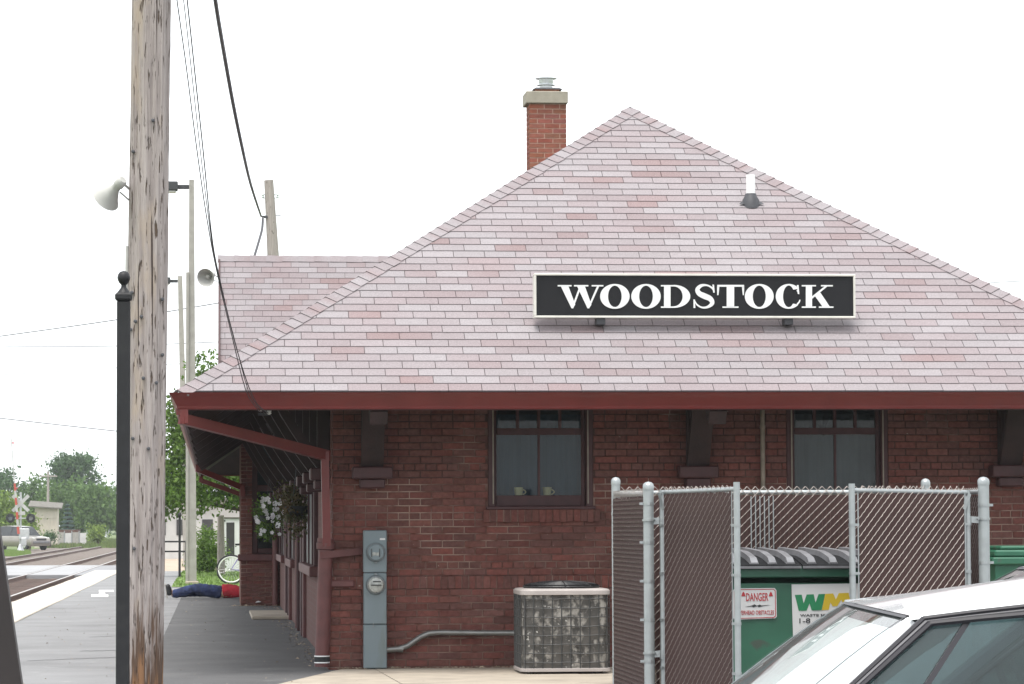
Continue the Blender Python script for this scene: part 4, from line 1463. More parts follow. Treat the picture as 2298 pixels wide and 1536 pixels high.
# ================================================================== meters on the wall
m0, m1 = at(816, 1500, 30.56), at(868, 1190, 30.56)
mt = thing('electric_meter_cabinet', 'tall grey cabinet with two round electricity meters against the brick wall', 'meter cabinet', ((m0.x + m1.x) / 2, 30.6, 0))
YM = 30.56
zs_ = [0.012, at(840, 1402, YM).z, at(840, 1286, YM).z, m1.z]
for i in range(3):
    MB().cbox(m0.x + (.002 if i == 1 else 0), m1.x - (.002 if i == 1 else 0), YM + .003 * (i == 1), YW - .04, zs_[i] + .002, zs_[i + 1] - .002, .008).build('cover', M['meterbox'], mt)
for (py, old) in ((1240, False), (1313, True)):
    c = at(843, py, YM)
    ring = MB().lathe([(.090, 0), (.090, .02), (.083, .032), (.078, .032)], (c.x, YM + .002, c.z), (0, -1, 0), n=28).build('meter_ring', M['metersteel'], mt, smooth=True)
    prof_ = [(.078, .03), (.074, .06), (.066, .075), (.03, .082), (0, .083)] if old else [(.078, .03), (.075, .07), (.07, .08), (0, .082)]
    MB().lathe(prof_, (c.x, YM + .002, c.z), (0, -1, 0), n=28).build('meter_glass', M['meterglass'] if old else M['meterbox'], ring, smooth=True)
    if not old:
        MB().box(c.x - .045, c.x - .038, YM - .088, YM - .079, c.z - .045, c.z + .035).build('dial_edge', M['acdark'], ring)
        MB().box(c.x + .030, c.x + .037, YM - .088, YM - .079, c.z - .045, c.z + .035).build('dial_edge', M['acdark'], ring)
        MB().box(c.x - .034, c.x + .026, YM - .0865, YM - .079, c.z - .03, c.z + .0).build('dial', M['meterglass'], ring)
    else:
        MB().box(c.x - .05, c.x + .05, YM - .092, YM - .081, c.z - .006, c.z + .004).build('dial_edge', M['acdark'], ring)
        MB().box(c.x - .03, c.x + .045, YM - .091, YM - .082, c.z + .028, c.z + .038).build('dial_edge', M['acdark'], ring)
    MB().cbox(c.x - .012, c.x + .012, YM - .035, YM - .002, c.z - .105 if not old else c.z + .088, c.z - .088 if not old else c.z + .112, .003).build('seal', M['metersteel'], ring)
lb = at(859, 1210, YM)
MB().box(lb.x - .028, lb.x + .022, YM - .004, YM + .004, lb.z - .01, lb.z + .008).build('label_plate', M['signwhite'], mt)
hk = at(838, 1400, YM)
MB().tube([(hk.x, YM, hk.z), (hk.x, YM - .025, hk.z), (hk.x - .004, YM - .025, hk.z - .035)], .006, 6).build('hasp', M['metersteel'], mt)
YC = 30.62
cp = [at(868, 1459, YC), at(893, 1457, YC), at(915, 1450, YC), at(945, 1429, YC), at(962, 1422, YC), at(985, 1420, YC), at(1080, 1421, YC), at(1180, 1421, 30.3)]
cb = MB().tube(cp, .027, 12)
for p in (cp[1], cp[6]):
    cb.lathe([(.031, 0), (.031, .05)], p, (1, 0, -.05), n=12)
tag(cb.build('conduit_pipe', M['conduit'], smooth=True), 'grey bent conduit running from the meter cabinet to the air conditioner', 'conduit')

# ================================================================== air conditioner
AY = 29.25
a0, a1 = at(1170, 1400, AY), at(1371, 1400, AY)
AW = (a1.x - a0.x) / 2
acx, acy = (a0.x + a1.x) / 2, AY + AW
atop = at(1270, 1335, AY).z
ac = thing('air_conditioner', 'square rusty-grey air conditioner with dented dusty coil fins beside the fence', 'air conditioner', (acx, acy, 0))
def rsq(h, r, n_=7):
    """rounded square outline, half size h and corner radius r"""
    out = []
    for q, (sx, sy) in enumerate(((1, 1), (-1, 1), (-1, -1), (1, -1))):
        for i in range(n_):
            a = R(90 * q + 90 * i / (n_ - 1))
            out.append((acx + sx * (h - r) + r * math.cos(a), acy + sy * (h - r) + r * math.sin(a)))
    return out
def rring(b, levels):
    """stack of rounded squares (half, radius, z) skinned into a shell"""
    base = len(b.v)
    k = None
    for (h, r, z) in levels:
        o = rsq(h, r)
        k = len(o)
        b.v += [(x, y, z) for x, y in o]
    for i in range(len(levels) - 1):
        for j in range(k):
            a, c = base + i * k + j, base + i * k + (j + 1) % k
            b.f.append((a, c, c + k, a + k)); b.c.append((1, 1, 1))
    b.f.append(tuple(base + j for j in range(k))[::-1]); b.c.append((1, 1, 1))
    b.f.append(tuple(base + (len(levels) - 1) * k + j for j in range(k))); b.c.append((1, 1, 1))
b = MB(); rring(b, [(AW - .015, .10, .05), (AW - .015, .10, atop)]); b.build('coil', M['coil'], ac, smooth=True)
b = MB(); rring(b, [(AW + .004, .115, .028), (AW + .008, .12, .03), (AW + .008, .12, .055), (AW - .01, .10, .06)]); b.build('base_pan', M['acsteel'], ac, smooth=False)
b = MB(); rring(b, [(AW - .005, .10, atop - .004), (AW + .006, .115, atop), (AW + .006, .115, atop + .035), (AW - .01, .10, atop + .05), (AW - .06, .09, atop + .055)]); b.build('top_panel', M['acsteel'], ac, smooth=False)
# fan guard: a low dome of wire rings
fg = MB()
for i in range(9):
    r_ = .06 + i * .036
    zz = atop + .055 + .055 * math.sqrt(max(0, 1 - (r_ / .36) ** 2))
    fg.tube([(acx + r_ * math.cos(R(t)), acy + r_ * math.sin(R(t)), zz) for t in range(0, 361, 12)], .008, 5, caps=False)
for k in range(8):
    t = R(k * 45)
    fg.tube([(acx + r_ * math.cos(t), acy + r_ * math.sin(t), atop + .055 + .055 * math.sqrt(max(0, 1 - (r_ / .36) ** 2)) + .006) for r_ in (.0, .1, .2, .3, .355)], .007, 5)
fg.build('fan_guard', M['acdark'], ac)
MB().lathe([(.35, 0), (.34, .035), (.10, .05), (0, .055)], (acx, acy, atop + .05), n=28).build('fan_shroud', M['lid'], ac, smooth=True)
wg = MB()
o = rsq(AW - .003, .108, 7)
per = []
tot = 0
for i in range(len(o)):
    p, q = o[i], o[(i + 1) % len(o)]
    per.append((tot, p, q))
    tot += math.hypot(q[0] - p[0], q[1] - p[1])
def at_per(s):
    s %= tot
    for (t, p, q) in reversed(per):
        if s >= t:
            l = math.hypot(q[0] - p[0], q[1] - p[1]) or 1
            k = (s - t) / l
            return (p[0] + (q[0] - p[0]) * k, p[1] + (q[1] - p[1]) * k)
nv = int(tot / .083)
for i in range(nv):
    x, y = at_per(i * tot / nv)
    wg.tube([(x, y, .06), (x + rng.uniform(-.004, .004), y, atop)], .0052, 4)
for i in range(9):
    zz = .11 + i * .082
    if zz < atop - .02:
        wg.tube([(*at_per(k * tot / 60), zz + .003 * math.sin(k)) for k in range(61)], .0045, 4, caps=False)
wg.build('wire_guard', M['acwire'], ac)
for (sx, sy) in ((-1, -1), (1, -1), (-1, 1), (1, 1)):
    MB().cbox(acx + sx * .3 - .04, acx + sx * .3 + .04, acy + sy * .3 - .04, acy + sy * .3 + .04, .006, .03, .004).build('foot', M['tyre'], ac)

# ================================================================== chain-link enclosure with slats
PW = .0355                     # half a diamond
def link_panel(parent, O, u, w, z0, z1, light=()):
    """woven wire with slats threaded through: wires rise in front of the slats and fall behind them"""
    O, u = Vector(O), Vector(u).normalized()
    n = Vector((u.y, -u.x, 0))
    if n.y > 0: n = -n                        # towards the viewer
    nw = max(1, int(round(w / PW)))
    pw = w / nw
    ns = int((z1 + .05 - z0) / PW)
    wb = MB()
    r = .0030
    for k in range(nw):
        for j in range(ns):
            up_ = (j + k) % 2 == 0
            xa, xb = (k * pw, (k + 1) * pw) if up_ == (u.x >= 0) else ((k + 1) * pw, k * pw)
            za, zb = z0 + j * PW, z0 + (j + 1) * PW
            off = .0065 if up_ else -.0065
            mid = O + u * ((xa + xb) / 2 + rng.uniform(-.001, .001)) + n * off
            A_ = O + u * xa; A_.z = za
            B_ = O + u * xb; B_.z = zb
            C_ = Vector((mid.x, mid.y, (za + zb) / 2))
            for (p, q) in ((A_, C_), (C_, B_)):
                s = u * (zb - za) - Vector((0, 0, xb - xa))
                s = s.normalized() * r
                wb.add([p + s, p - s, q - s, q + s, p + n * r, q + n * r], [(0, 4, 5, 3), (4, 1, 2, 5)])
    stuff(wb.build('chain_link', M['wire'], parent, fix=False))
    me = None
    for k in range(nw):
        x = (k + .5) * pw
        c = O + u * x
        zz1 = z1 - .03 + rng.uniform(-.012, .008)
        if me is None:
            s = MB()
            hw, t = pw * .475, .0018
            e = u * hw
            s.add([-e + n * t, e + n * t, e - n * t, -e - n * t], [])
            base = [Vector((0, 0, 0)) - e + n * t, e + n * t, e - n * t, -e - n * t]
            vv = [(p.x, p.y, 0) for p in base] + [(p.x, p.y, 1) for p in base]
            s = MB(); s.add(vv, [(0, 1, 5, 4), (1, 2, 6, 5), (2, 3, 7, 6), (3, 0, 4, 7), (4, 5, 6, 7), (0, 3, 2, 1)])
            so = s.build('slat', M['slat'], parent)
            me = so.data
        else:
            so = bpy.data.objects.new('slat', me)
            COL.objects.link(so)
            so.parent = parent
        so.location = Vector((c.x, c.y, z0 + .03)) - world_of(parent)
        so.scale = (1, 1, zz1 - z0 - .03)
    return nw
def capped_post(parent, x, y, z0, z1, r, name='post'):
    o = MB().tube([(x, y, z0), (x, y, z1)], r, 16).build(name, M['galvpost'], parent, smooth=True)
    MB().lathe([(r + .003, -.03), (r + .004, .0), (r * .95, .016), (r * .6, .028), (0, .034)], (x, y, z1), n=16).build('cap', M['galv'], o, smooth=True)
    return o
def bands(parent, x, y, zs, r, ux):
    for z in zs:
        MB().lathe([(r + .003, -.012), (r + .003, .012)], (x, y, z), n=14).box(x + ux * r, x + ux * (r + .03), y - .008, y + .008, z - .01, z + .01).build('tension_band', M['galv'], parent)
FB, FF = 27.0, 24.95
FXL, FXR = at(1382, 1100, FB).x, at(2077, 1100, FB).x
fence = thing('chain_link_fence', 'galvanised chain-link enclosure with brown slats standing around the green dumpster', 'fence', ((FXL + FXR) / 2, (FB + FF) / 2, -.15))
zt = {'bl': at(1382, 1080, FB).z, 'br': at(2077, 1083, FB).z, 'fl': at(1455, 1091, FF).z, 'fr': at(2207, 1080, FF).z}
capped_post(fence, FXL, FB, -.15, zt['bl'], .037)
capped_post(fence, FXR, FB, -.15, zt['br'], .037)
XFL, XFR = at(1455, 1100, FF).x, at(2207, 1100, FF).x
capped_post(fence, XFL, FF, -.15, zt['fl'], .041)
capped_post(fence, XFR, FF, -.15, zt['fr'], .044)
zr = at(1700, 1106, FB).z
MB().tube([(FXL, FB, zr), (FXR, FB, zr)], .021, 12).build('rail', M['galv'], fence, smooth=True)
MB().tube([(FXL, FB, zr - .01), (XFL, FF, zr - .04)], .019, 12).build('rail', M['galv'], fence, smooth=True)
MB().tube([(FXR, FB, zr - .01), (XFR, FF, zr - .02)], .019, 12).build('rail', M['galv'], fence, smooth=True)
link_panel(fence, (FXL + .04, FB - .03, 0), (1, 0, 0), FXR - FXL - .08, -.1, zr + .01)
dl = Vector((XFL - FXL, FF - FB, 0)); 
link_panel(fence, (FXL - .028, FB - .03, 0), dl, dl.length - .06, -.1, zr - .02)
dr = Vector((XFR - FXR, FF - FB, 0))
link_panel(fence, (FXR + .03, FB - .03, 0), dr, dr.length - .06, -.1, zr - .01)
bands(fence, FXL, FB, (.25, .75, 1.15, 1.45), .037, 1)
bands(fence, XFL, FF, (.3, .62, .92, 1.22, 1.52), .041, -1)
bands(fence, XFR, FF, (.6, 1.05, 1.5), .044, 1)
for px in (1686, 1696, 1706, 1716, 1726, 1736):
    p = at(px, 1200, FB - .06)
    MB().box(p.x - .004, p.x + .004, FB - .062, FB - .056, .3, zr - .03).build('tension_bar', M['galv'], fence)

def gate(label, hx, hy, th, sgn, w, hz):
    """one leaf: pipe frame, wire, slats, hinges; swung out by th"""
    u = Vector((sgn * math.cos(th), -math.sin(th), 0))
    g = thing('chain_link_gate', label, 'gate', (hx, hy, -.1), group='gates of the dumpster enclosure')
    e = Vector((hx, hy, 0)) + u * w
    z0, z1 = -.02, hz
    MB().tube([(hx, hy, z0 - .03), (hx, hy, z1)], .0225, 14).build('frame_post', M['galvpost'], g, smooth=True)
    MB().tube([(e.x, e.y, z0 - .03), (e.x, e.y, z1 + .045)], .0245, 14).build('frame_post', M['galvpost'], g, smooth=True)
    for z in (z0, z1 - .02):
        MB().tube([(hx, hy, z), (e.x, e.y, z + (.012 if z > 1 else 0))], .019, 12).build('frame_rail', M['galv'], g, smooth=True)
    MB().tube([(hx, hy, .66), (e.x, e.y, .655)], .004, 6).build('truss_wire', M['galv'], g)
    n = Vector((u.y, -u.x, 0)); n = -n if n.y > 0 else n
    link_panel(g, Vector((hx, hy, 0)) + u * .05 + n * .012, u, w - .11, z0, z1 + .005)
    for base in ((hx, hy, .045), (e.x, e.y, -.045)):
        c = Vector((base[0], base[1], 0)) + u * base[2] + n * .018
        MB().box(c.x - .004, c.x + .004, c.y - .003, c.y + .003, z0 + .02, z1 - .02).build('tension_bar', M['galv'], g)
        for z in (.25, .62, .98, 1.35):
            q = Vector((base[0], base[1], z))
            b = MB().lathe([(.0275, -.011), (.0275, .011)], q, n=14)
            b.bar(q + n * .02, q + n * .02 + u * base[2] * 1.15, .006, .02)
            b.build('tension_band', M['galv'], g)
    for z in (.35, 1.38):
        b = MB().lathe([(.030, -.035), (.030, .035)], (hx, hy, z), n=14)
        pv = Vector((XFL if sgn > 0 else XFR, FF, z))
        b.bar((hx, hy, z + .01), pv, .02, .05)
        b.lathe([(.05, -.008), (.05, .008)], pv + Vector((0, 0, .012)), n=16)
        b.tube([pv + Vector((sgn * .052, -.05, .012)), pv + Vector((sgn * .052, .02, .012))], .008, 6)
        b.build('hinge', M['galv'], g)
    # curled strap over the top corner
    c = Vector((hx, hy, z1 - .03))
    MB().bar(c - n * -.02, c + u * .05 + n * .01 - Vector((0, 0, .12)), .02, .03).build('corner_strap', M['galv'], g)
    return g
ghl, ghr = at(1487, 1200, 24.95).x, at(2172, 1200, 24.95).x
gate('narrow-looking chain-link gate swung far open, left of the green dumpster', ghl, 24.95, R(70.5), 1, 1.2, at(1487, 1100, 24.95).z)
gate('wide-looking chain-link gate standing ajar behind the white car, right of the dumpster', ghr, 24.95, R(30), -1, 1.2, at(2172, 1100, 24.95).z)

# ================================================================== dumpster
DY = 25.10
dx0, dx1 = 3.74, 5.60
rz = at(1780, 1272, DY).z
dp = thing('dumpster', 'large green dumpster with ribbed black lids and warning signs inside the enclosure', 'dumpster', ((dx0 + dx1) / 2, DY + .75, -.12))
bd = MB()
YB = 26.55
bd.add([(dx0 + .03, DY + .035, -.10), (dx1 - .03, DY + .035, -.10), (dx1 - .03, YB, -.10), (dx0 + .03, YB, -.10),
        (dx0 + .03, DY + .035, rz - .13), (dx1 - .03, DY + .035, rz - .13), (dx1 - .03, YB, rz + .03), (dx0 + .03, YB, rz + .03)],
       [(0, 3, 2, 1), (0, 1, 5, 4), (1, 2, 6, 5), (2, 3, 7, 6), (3, 0, 4, 7)])
bd.build('body', M['dump'], dp)
rm = MB()
rm.cbox(dx0, dx1, DY, DY + .07, rz - .085, rz, .008)
rm.bar((dx0 + .02, DY + .07, rz - .04), (dx0 + .02, YB, rz + .05), .05, .085)
rm.bar((dx1 - .02, DY + .07, rz - .04), (dx1 - .02, YB, rz + .05), .05, .085)
rm.build('rim', M['dump'], dp)
for xx in (dx0 - .02, dx1 - .06):
    MB().cbox(xx, xx + .08, DY + .2, DY + 1.0, .42, .62, .01).build('fork_pocket', M['dump'], dp)
for (xx, yy) in ((dx0 + .15, DY + .15), (dx1 - .15, DY + .15), (dx0 + .15, YB - .1), (dx1 - .15, YB - .1)):
    MB().lathe([(.06, -.02), (.06, .02)], (xx, yy, -.09), (1, 0, 0), n=12).build('caster', M['tyre'], dp)
def lid(x0, x1):
    b = MB()
    ny = 12
    def zp(t):      # front edge to hinge
        return rz + .012 + .055 * math.sin(min(1, t * 2.2) * math.pi / 2) + .035 * t
    ys = [DY - .03 + (YB - DY) * t for t in [k / ny for k in range(ny + 1)]]
    for k in range(ny):
        za, zb_ = zp(k / ny), zp((k + 1) / ny)
        b.quad((x0, ys[k], za), (x1, ys[k], za), (x1, ys[k + 1], zb_), (x0, ys[k + 1], zb_))
    b.quad((x0, ys[0], zp(0) - .03), (x1, ys[0], zp(0) - .03), (x1, ys[0], zp(0)), (x0, ys[0], zp(0)))
    for xx in (x0, x1):
        for k in range(ny):
            b.quad((xx, ys[k], zp(k / ny)), (xx, ys[k + 1], zp((k + 1) / ny)), (xx, ys[k + 1], zp((k + 1) / ny) - .03), (xx, ys[k], zp(k / ny) - .03))
    l = b.build('lid', M['lid'], dp, fix=True)
    MB().box(x0, x1, ys[0] - .012, ys[0] - .001, zp(0) - .026, zp(0) - .006).build('lip', M['lidrib'], l)
    n_ = 6
    for i in range(n_):
        xc = x0 + (x1 - x0) * (i + .5) / n_
        r = MB()
        hw, hh = .036, .040
        for k in range(ny):
            t0, t1 = max(.04, k / ny), (k + 1) / ny
            ya, yb = DY - .03 + (YB - DY) * t0, ys[k + 1]
            za, zb_ = zp(t0), zp(t1)
            h0, h1 = (hh if k > 0 else .012), hh
            A_ = [(xc - hw, ya, za - .002), (xc + hw, ya, za - .002), (xc + hw * .75, ya, za + h0), (xc - hw * .75, ya, za + h0)]
            B_ = [(xc - hw, yb, zb_ - .002), (xc + hw, yb, zb_ - .002), (xc + hw * .75, yb, zb_ + h1), (xc - hw * .75, yb, zb_ + h1)]
            r.add(A_ + B_, [(1, 2, 6, 5), (2, 3, 7, 6), (3, 0, 4, 7)] + ([(0, 1, 2, 3)] if k == 0 else []))
        r.build('rib', M['lidrib'], l)
xm = at(1798, 1260, DY).x
lid(dx0 - .02, xm - .006)
lid(xm + .006, dx1 + .02)
YS = DY + .030
def on_dump(px, py, d=0.0):
    p = at(px, py, YS)
    return (p.x, YS - d, p.z)
def on_close(zx, zy, d=0.0):        # close-up 1640,1220 scale 6.982
    return on_dump(1640 + zx / 6.982, 1220 + zy / 6.982, d)
def plate(poly, name, m_, d0, d1, par):
    return MB().prism(poly, on_dump, d0, d1).build(name, M[m_], par)
dg_ = [(1644, 1326), (1649, 1321), (1738, 1320), (1742, 1325), (1743, 1384), (1739, 1388), (1650, 1391), (1645, 1387)]
dsn = plate(dg_, 'danger_sign', 'signwhite', .001, .006, dp)
b = MB()
bi = [(1648, 1328), (1652, 1324.5), (1735, 1323.5), (1738.5, 1327), (1739.5, 1382), (1736, 1385), (1653, 1387.5), (1649, 1384)]
bo2 = [(1646.8, 1327), (1651.4, 1322.9), (1736, 1322), (1740.2, 1326), (1741.2, 1383), (1737, 1386.6), (1652, 1389), (1647.6, 1385)]
for i in range(8):
    j = (i + 1) % 8
    b.quad(on_dump(*bi[i], .0075), on_dump(*bi[j], .0075), on_dump(*bo2[j], .0075), on_dump(*bo2[i], .0075))
b.build('sign_border', M['red'], dsn)
def put_text(body, x0, x1, ybase, h, m_, par, bold=0.0, d=.0085):
    o0, o1 = Vector(on_dump(x0, ybase, d)), Vector(on_dump(x1, ybase - (x1 - x0) * .012, d))
    size = h * (YS / FPX) / .73
    return text_mesh(body, size, 'lettering', M[m_], par, o0, (o1 - o0), (0, 0, 1), width=(o1 - o0).length, bold=bold)
put_text('DANGER', 1674, 1724, 1349, 18.5, 'red', dsn, .0012)
put_text('OVERHEAD OBSTACLES', 1653, 1736.5, 1380, 9.5, 'red', dsn, .0004)
for cx in (1668, 1729.5):
    MB().prism([(cx - 4.8, 1338.5), (cx - 2.4, 1331), (cx, 1328), (cx + 2.4, 1331), (cx + 4.8, 1338.5)], on_dump, .006, .009).build('bell_mark', M['red'], dsn)
MB().prism([(1672, 1362), (1686, 1359.5), (1693, 1356.5), (1698, 1359.6), (1705, 1357), (1708, 1359.3), (1727, 1357.6), (1712, 1360.6), (1702, 1363.2), (1700, 1360.4), (1690, 1363.4), (1687, 1361.2)], on_dump, .006, .009).build('lightning_mark', M['black'], dsn)
wsn = plate([(1776, 1312), (1996, 1308.5), (1998, 1445), (1780, 1448)], 'logo_sign', 'signwhite', .001, .006, dp)
def cl(pts, m_, d):
    MB().prism(pts, on_close, .006, d).build('logo_mark', M[m_], wsn)
for i, q in enumerate(([(1000, 806), (1108, 802), (1166, 1052), (1062, 1056)], [(1100, 1056), (1184, 1053), (1290, 796), (1186, 800)], [(1190, 800), (1296, 796), (1352, 1046), (1264, 1050)], [(1282, 1050), (1420, 1044), (1474, 790), (1372, 794)])):
    cl(q, 'wmgreen', .008 + i * .0006)
for i, q in enumerate(([(1424, 1046), (1478, 790), (1592, 784), (1532, 1040)], [(1484, 790), (1600, 783), (1668, 930), (1592, 986)], [(1592, 986), (1664, 982), (1792, 775), (1690, 779)], [(1690, 779), (1842, 774), (1900, 1040), (1792, 1040)])):
    cl(q, 'wmgold', .008 + i * .0006)
put_text('WASTE MANAGEMENT', 1795, 1928, 1384, 5.6, 'black', wsn, .0003)
put_text('1-8', 1793.5, 1818, 1399, 11.5, 'black', wsn, .0004)

# green bin beyond the enclosure, at the right edge of the picture
bx0 = at(2229, 1250, 28.6).x
bz = at(2260, 1226, 28.6).z
bn = thing('green_bin', 'green bin with a stepped lid at the right edge, beyond the enclosure', 'bin', (bx0 + .6, 29.1, 0))
b = MB(); b.add([(bx0 + .05, 28.66, 0.03), (bx0 + 1.15, 28.66, .03), (bx0 + 1.15, 29.5, .03), (bx0 + .05, 29.5, .03), (bx0 + .02, 28.62, bz - .17), (bx0 + 1.2, 28.62, bz - .17), (bx0 + 1.2, 29.55, bz - .17), (bx0 + .02, 29.55, bz - .17)],
      [(0, 3, 2, 1), (0, 1, 5, 4), (1, 2, 6, 5), (2, 3, 7, 6), (3, 0, 4, 7), (4, 5, 6, 7)])
b.build('body', M['dump'], bn)
MB().cbox(bx0 - .01, bx0 + 1.23, 28.58, 29.58, bz - .168, bz - .10, .012).build('rim', M['dump'], bn)
MB().cbox(bx0 + .015, bx0 + 1.20, 28.60, 29.56, bz - .099, bz - .035, .015).build('lid', M['dump'], bn)
MB().cbox(bx0 + .08, bx0 + 1.14, 28.66, 29.50, bz - .034, bz, .012).build('lid_panel', M['dump'], bn)
for xx in (.15, 1.05):
    MB().lathe([(.07, -.025), (.07, .025)], (bx0 + xx, 29.4, .075), (1, 0, 0), n=12).build('wheel', M['tyre'], bn)

# ================================================================== cars
def car(name, label, paint, corner, yaw, rake=.53, h=1.348, suv=False, group=None, rise=(.105, .055), rack=False):
    """saloon built in its own frame (x forward, y left, z up); corner = where the top of the near windscreen pillar stands"""
    root = thing(name, label, 'car', group=group)
    P_ = M[paint]
    xt, wt = .35, .56                                  # windscreen top: position and half width
    zb = h - (.62 if suv else .42)                     # belt line
    xb = xt + rake                                     # windscreen foot at the side
    L0, L1 = (2.25, -2.30) if not suv else (2.2, -2.3)
    st_ = [(L0, .58, .36, .52), (L0 - .10, .74, .26, .62), (L0 - .6, .83, .20, zb - .12), (xb + .15, .85, .18, zb - .02), (0, .86, .17, zb), (-1.1, .86, .17, zb + .01),
           (-1.75, .84, .2, zb + .02), (L1 + .12, .78, .26, zb - .02), (L1, .62, .38, zb - .2)]
    if suv:
        st_ = [(L0, .70, .42, .75), (L0 - .08, .82, .32, .88), (L0 - .6, .86, .30, zb - .08), (xb + .1, .87, .28, zb - .02), (0, .88, .28, zb), (-1.2, .88, .28, zb), (-1.9, .87, .3, zb), (L1 + .05, .84, .34, zb), (L1, .74, .42, zb - .2)]
    b = MB()
    ring = []
    for (x, hw, z0, z1) in st_:
        half = [(hw * .90, z0), (hw * .985, z0 + .08), (hw, (z0 + z1) / 2), (hw * .985, z1 - .10), (hw * .95, z1 - .03), (hw * .88, z1), (hw * .45, z1 + .022), (0, z1 + .028)]
        pts = [(x, y, z) for y, z in half] + [(x, -y, z) for y, z in reversed(half[:-1])]
        ring.append(len(b.v))
        b.v += pts
    k = 15
    for i in range(len(st_) - 1):
        for j in range(k):
            a, c = ring[i] + j, ring[i] + (j + 1) % k
            b.f.append((a, c, ring[i + 1] + (j + 1) % k, ring[i + 1] + j)); b.c.append((1, 1, 1))
    b.f.append(tuple(ring[0] + j for j in range(k))); b.c.append((1, 1, 1))
    b.f.append(tuple(ring[-1] + j for j in range(k))); b.c.append((1, 1, 1))
    body = b.build('body', P_, root, smooth=True)
    # roof skin
    xr, xbk = (-1.0, -1.65) if not suv else (-1.95, -2.15)
    def roof_z(x, y):
        t = (xt - x)
        zc = h + rise[0] * t - rise[1] * t * t if not suv else h + .06 * t - .02 * t * t
        return zc + (.004 + .042 * min(1, max(0, t) / .55)) * (1 - (y / wt) ** 2)
    def front_x(y):
        return xt + .018 * (1 - (y / wt) ** 2)
    rb = MB()
    nx, ny = 14, 14
    for i in range(nx + 1):
        for j in range(ny + 1):
            y = -wt + 2 * wt * j / ny
            x = front_x(y) + (xr - front_x(y)) * i / nx
            z = roof_z(min(x, xt), y) - (.0 if i else .002)
            rb.v.append((x, y, z))
    for i in range(nx):
        for j in range(ny):
            a = i * (ny + 1) + j
            rb.f.append((a, a + 1, a + ny + 2, a + ny + 1)); rb.c.append((1, 1, 1))
    for sy in (-1, 1):                    # the rolled edge above the doors
        for i in range(nx):
            xa, xc = xt + (xr - xt) * i / nx, xt + (xr - xt) * (i + 1) / nx
            za, zc = roof_z(xa, wt), roof_z(xc, wt)
            rb.quad((xa, sy * wt, za), (xc, sy * wt, zc), (xc, sy * (wt + .012), zc - .010), (xa, sy * (wt + .012), za - .010))
    rf = rb.build('roof', P_, root, smooth=True, fix=True)
    if rack:
        for yy in (-.40, -.05, .30, .50):
            MB().tube([(x, yy, roof_z(x, yy) + .012) for x in (.30, .1, -.2, -.5, -.9)], .006, 6).build('roof_rail', M['trimblack'], rf)
    # bowed windscreen
    wsb = MB()
    nu, nv_ = 14, 10
    def screen(u, v, lift=0.0):           # u -1..1 across, v 0 top .. 1 foot
        y = u * (wt - .012 + (.74 - wt) * v)
        bow = (1 - u * u)
        x = xt + .0 + (xb - xt) * (v ** .92) + bow * (.018 + .012 * v) + lift * .6
        z = roof_z(xt, wt * u) - .006 + (zb + .005 - h) * v + .018 * math.sin(v * math.pi) * .6 + lift
        return (x, y, z)
    for i in range(nv_ + 1):
        for j in range(nu + 1):
            wsb.v.append(screen(-1 + 2 * j / nu, i / nv_))
    for i in range(nv_):
        for j in range(nu):
            a = i * (nu + 1) + j
            wsb.f.append((a, a + 1, a + nu + 2, a + nu + 1)); wsb.c.append((1, 1, 1))
    ws = wsb.build('windscreen', M['suvglass' if suv else 'screenglass'], root, smooth=True)
    if paint == 'white_car':  # pale sheet added behind the glass in place of the sky's reflection
        sh_ = MB()
        for i in range(nv_):
            for j in range(nu):
                us = [-.55 + 1.52 * (j + q_) / nu for q_ in (0, 1)]
                vs2 = [.03 + .95 * (i + q_) / nv_ for q_ in (0, 1)]
                def lowp(u, v):
                    x, y, z = screen(u, v)
                    k_ = .010 + .006 * math.sin(v * 22)
                    return (x - k_ * .6, y, z - k_)
                sh_.quad(lowp(us[0], vs2[0]), lowp(us[1], vs2[0]), lowp(us[1], vs2[1]), lowp(us[0], vs2[1]))
        sh_.build('sky_reflection_sheet', M['skyglare'], ws, smooth=True, fix=False)
    # black ceramic edge and the rubber along the top
    ed = MB()
    for i in range(nu):
        u0, u1 = -1 + 2 * i / nu, -1 + 2 * (i + 1) / nu
        p, q = screen(u0, 0, .003), screen(u1, 0, .003)
        p2, q2 = screen(u0, .010, .003), screen(u1, .010, .003)
        ed.quad(p, q, q2, p2)
    for sy in (-1, 1):
        for i in range(nv_):
            v0, v1 = i / nv_, (i + 1) / nv_
            ed.quad(screen(sy, v0, .003), screen(sy, v1, .003), screen(sy * .98, v1, .003), screen(sy * .98, v0, .003))
    ed.build('screen_rubber', M['trimblack'], ws, fix=False)
    for (ua, ub, off) in ((-.35, -.9, .02), (.30, -.35, .03)):
        a, c = Vector(screen(ua, .98, .012)), Vector(screen(ub, .82, .012))
        MB().tube([a, (a + c) / 2 + Vector((.01, 0, .012)), c], .008, 6).build('wiper', M['trimblack'], ws)
    # pillars and door frames
    for sy in (1, -1):
        pl = MB()
        for i in range(nv_):
            v0, v1 = i / nv_, (i + 1) / nv_
            a, c = Vector(screen(sy, v0, .001)), Vector(screen(sy, v1, .001))
            o0, o1 = Vector((-.006, sy * (.014 + .01 * v0), -.006)), Vector((-.006, sy * (.014 + .01 * v1), -.006))
            pl.quad(a, c, c + o1, a + o0)
            pl.quad(a + o0, c + o1, c + o1 + Vector((-.02, sy * .004, -.016)), a + o0 + Vector((-.02, sy * .004, -.016)))
        pl.build('windscreen_pillar', P_, root, smooth=False)
        yb_ = .80
        def side(x, f):                   # f 0 roof edge .. 1 belt
            zt_ = roof_z(min(x, xt), wt) - .022
            return Vector((x, sy * (wt + .016 + (yb_ - wt - .016) * f), zt_ + (zb - zt_) * f))
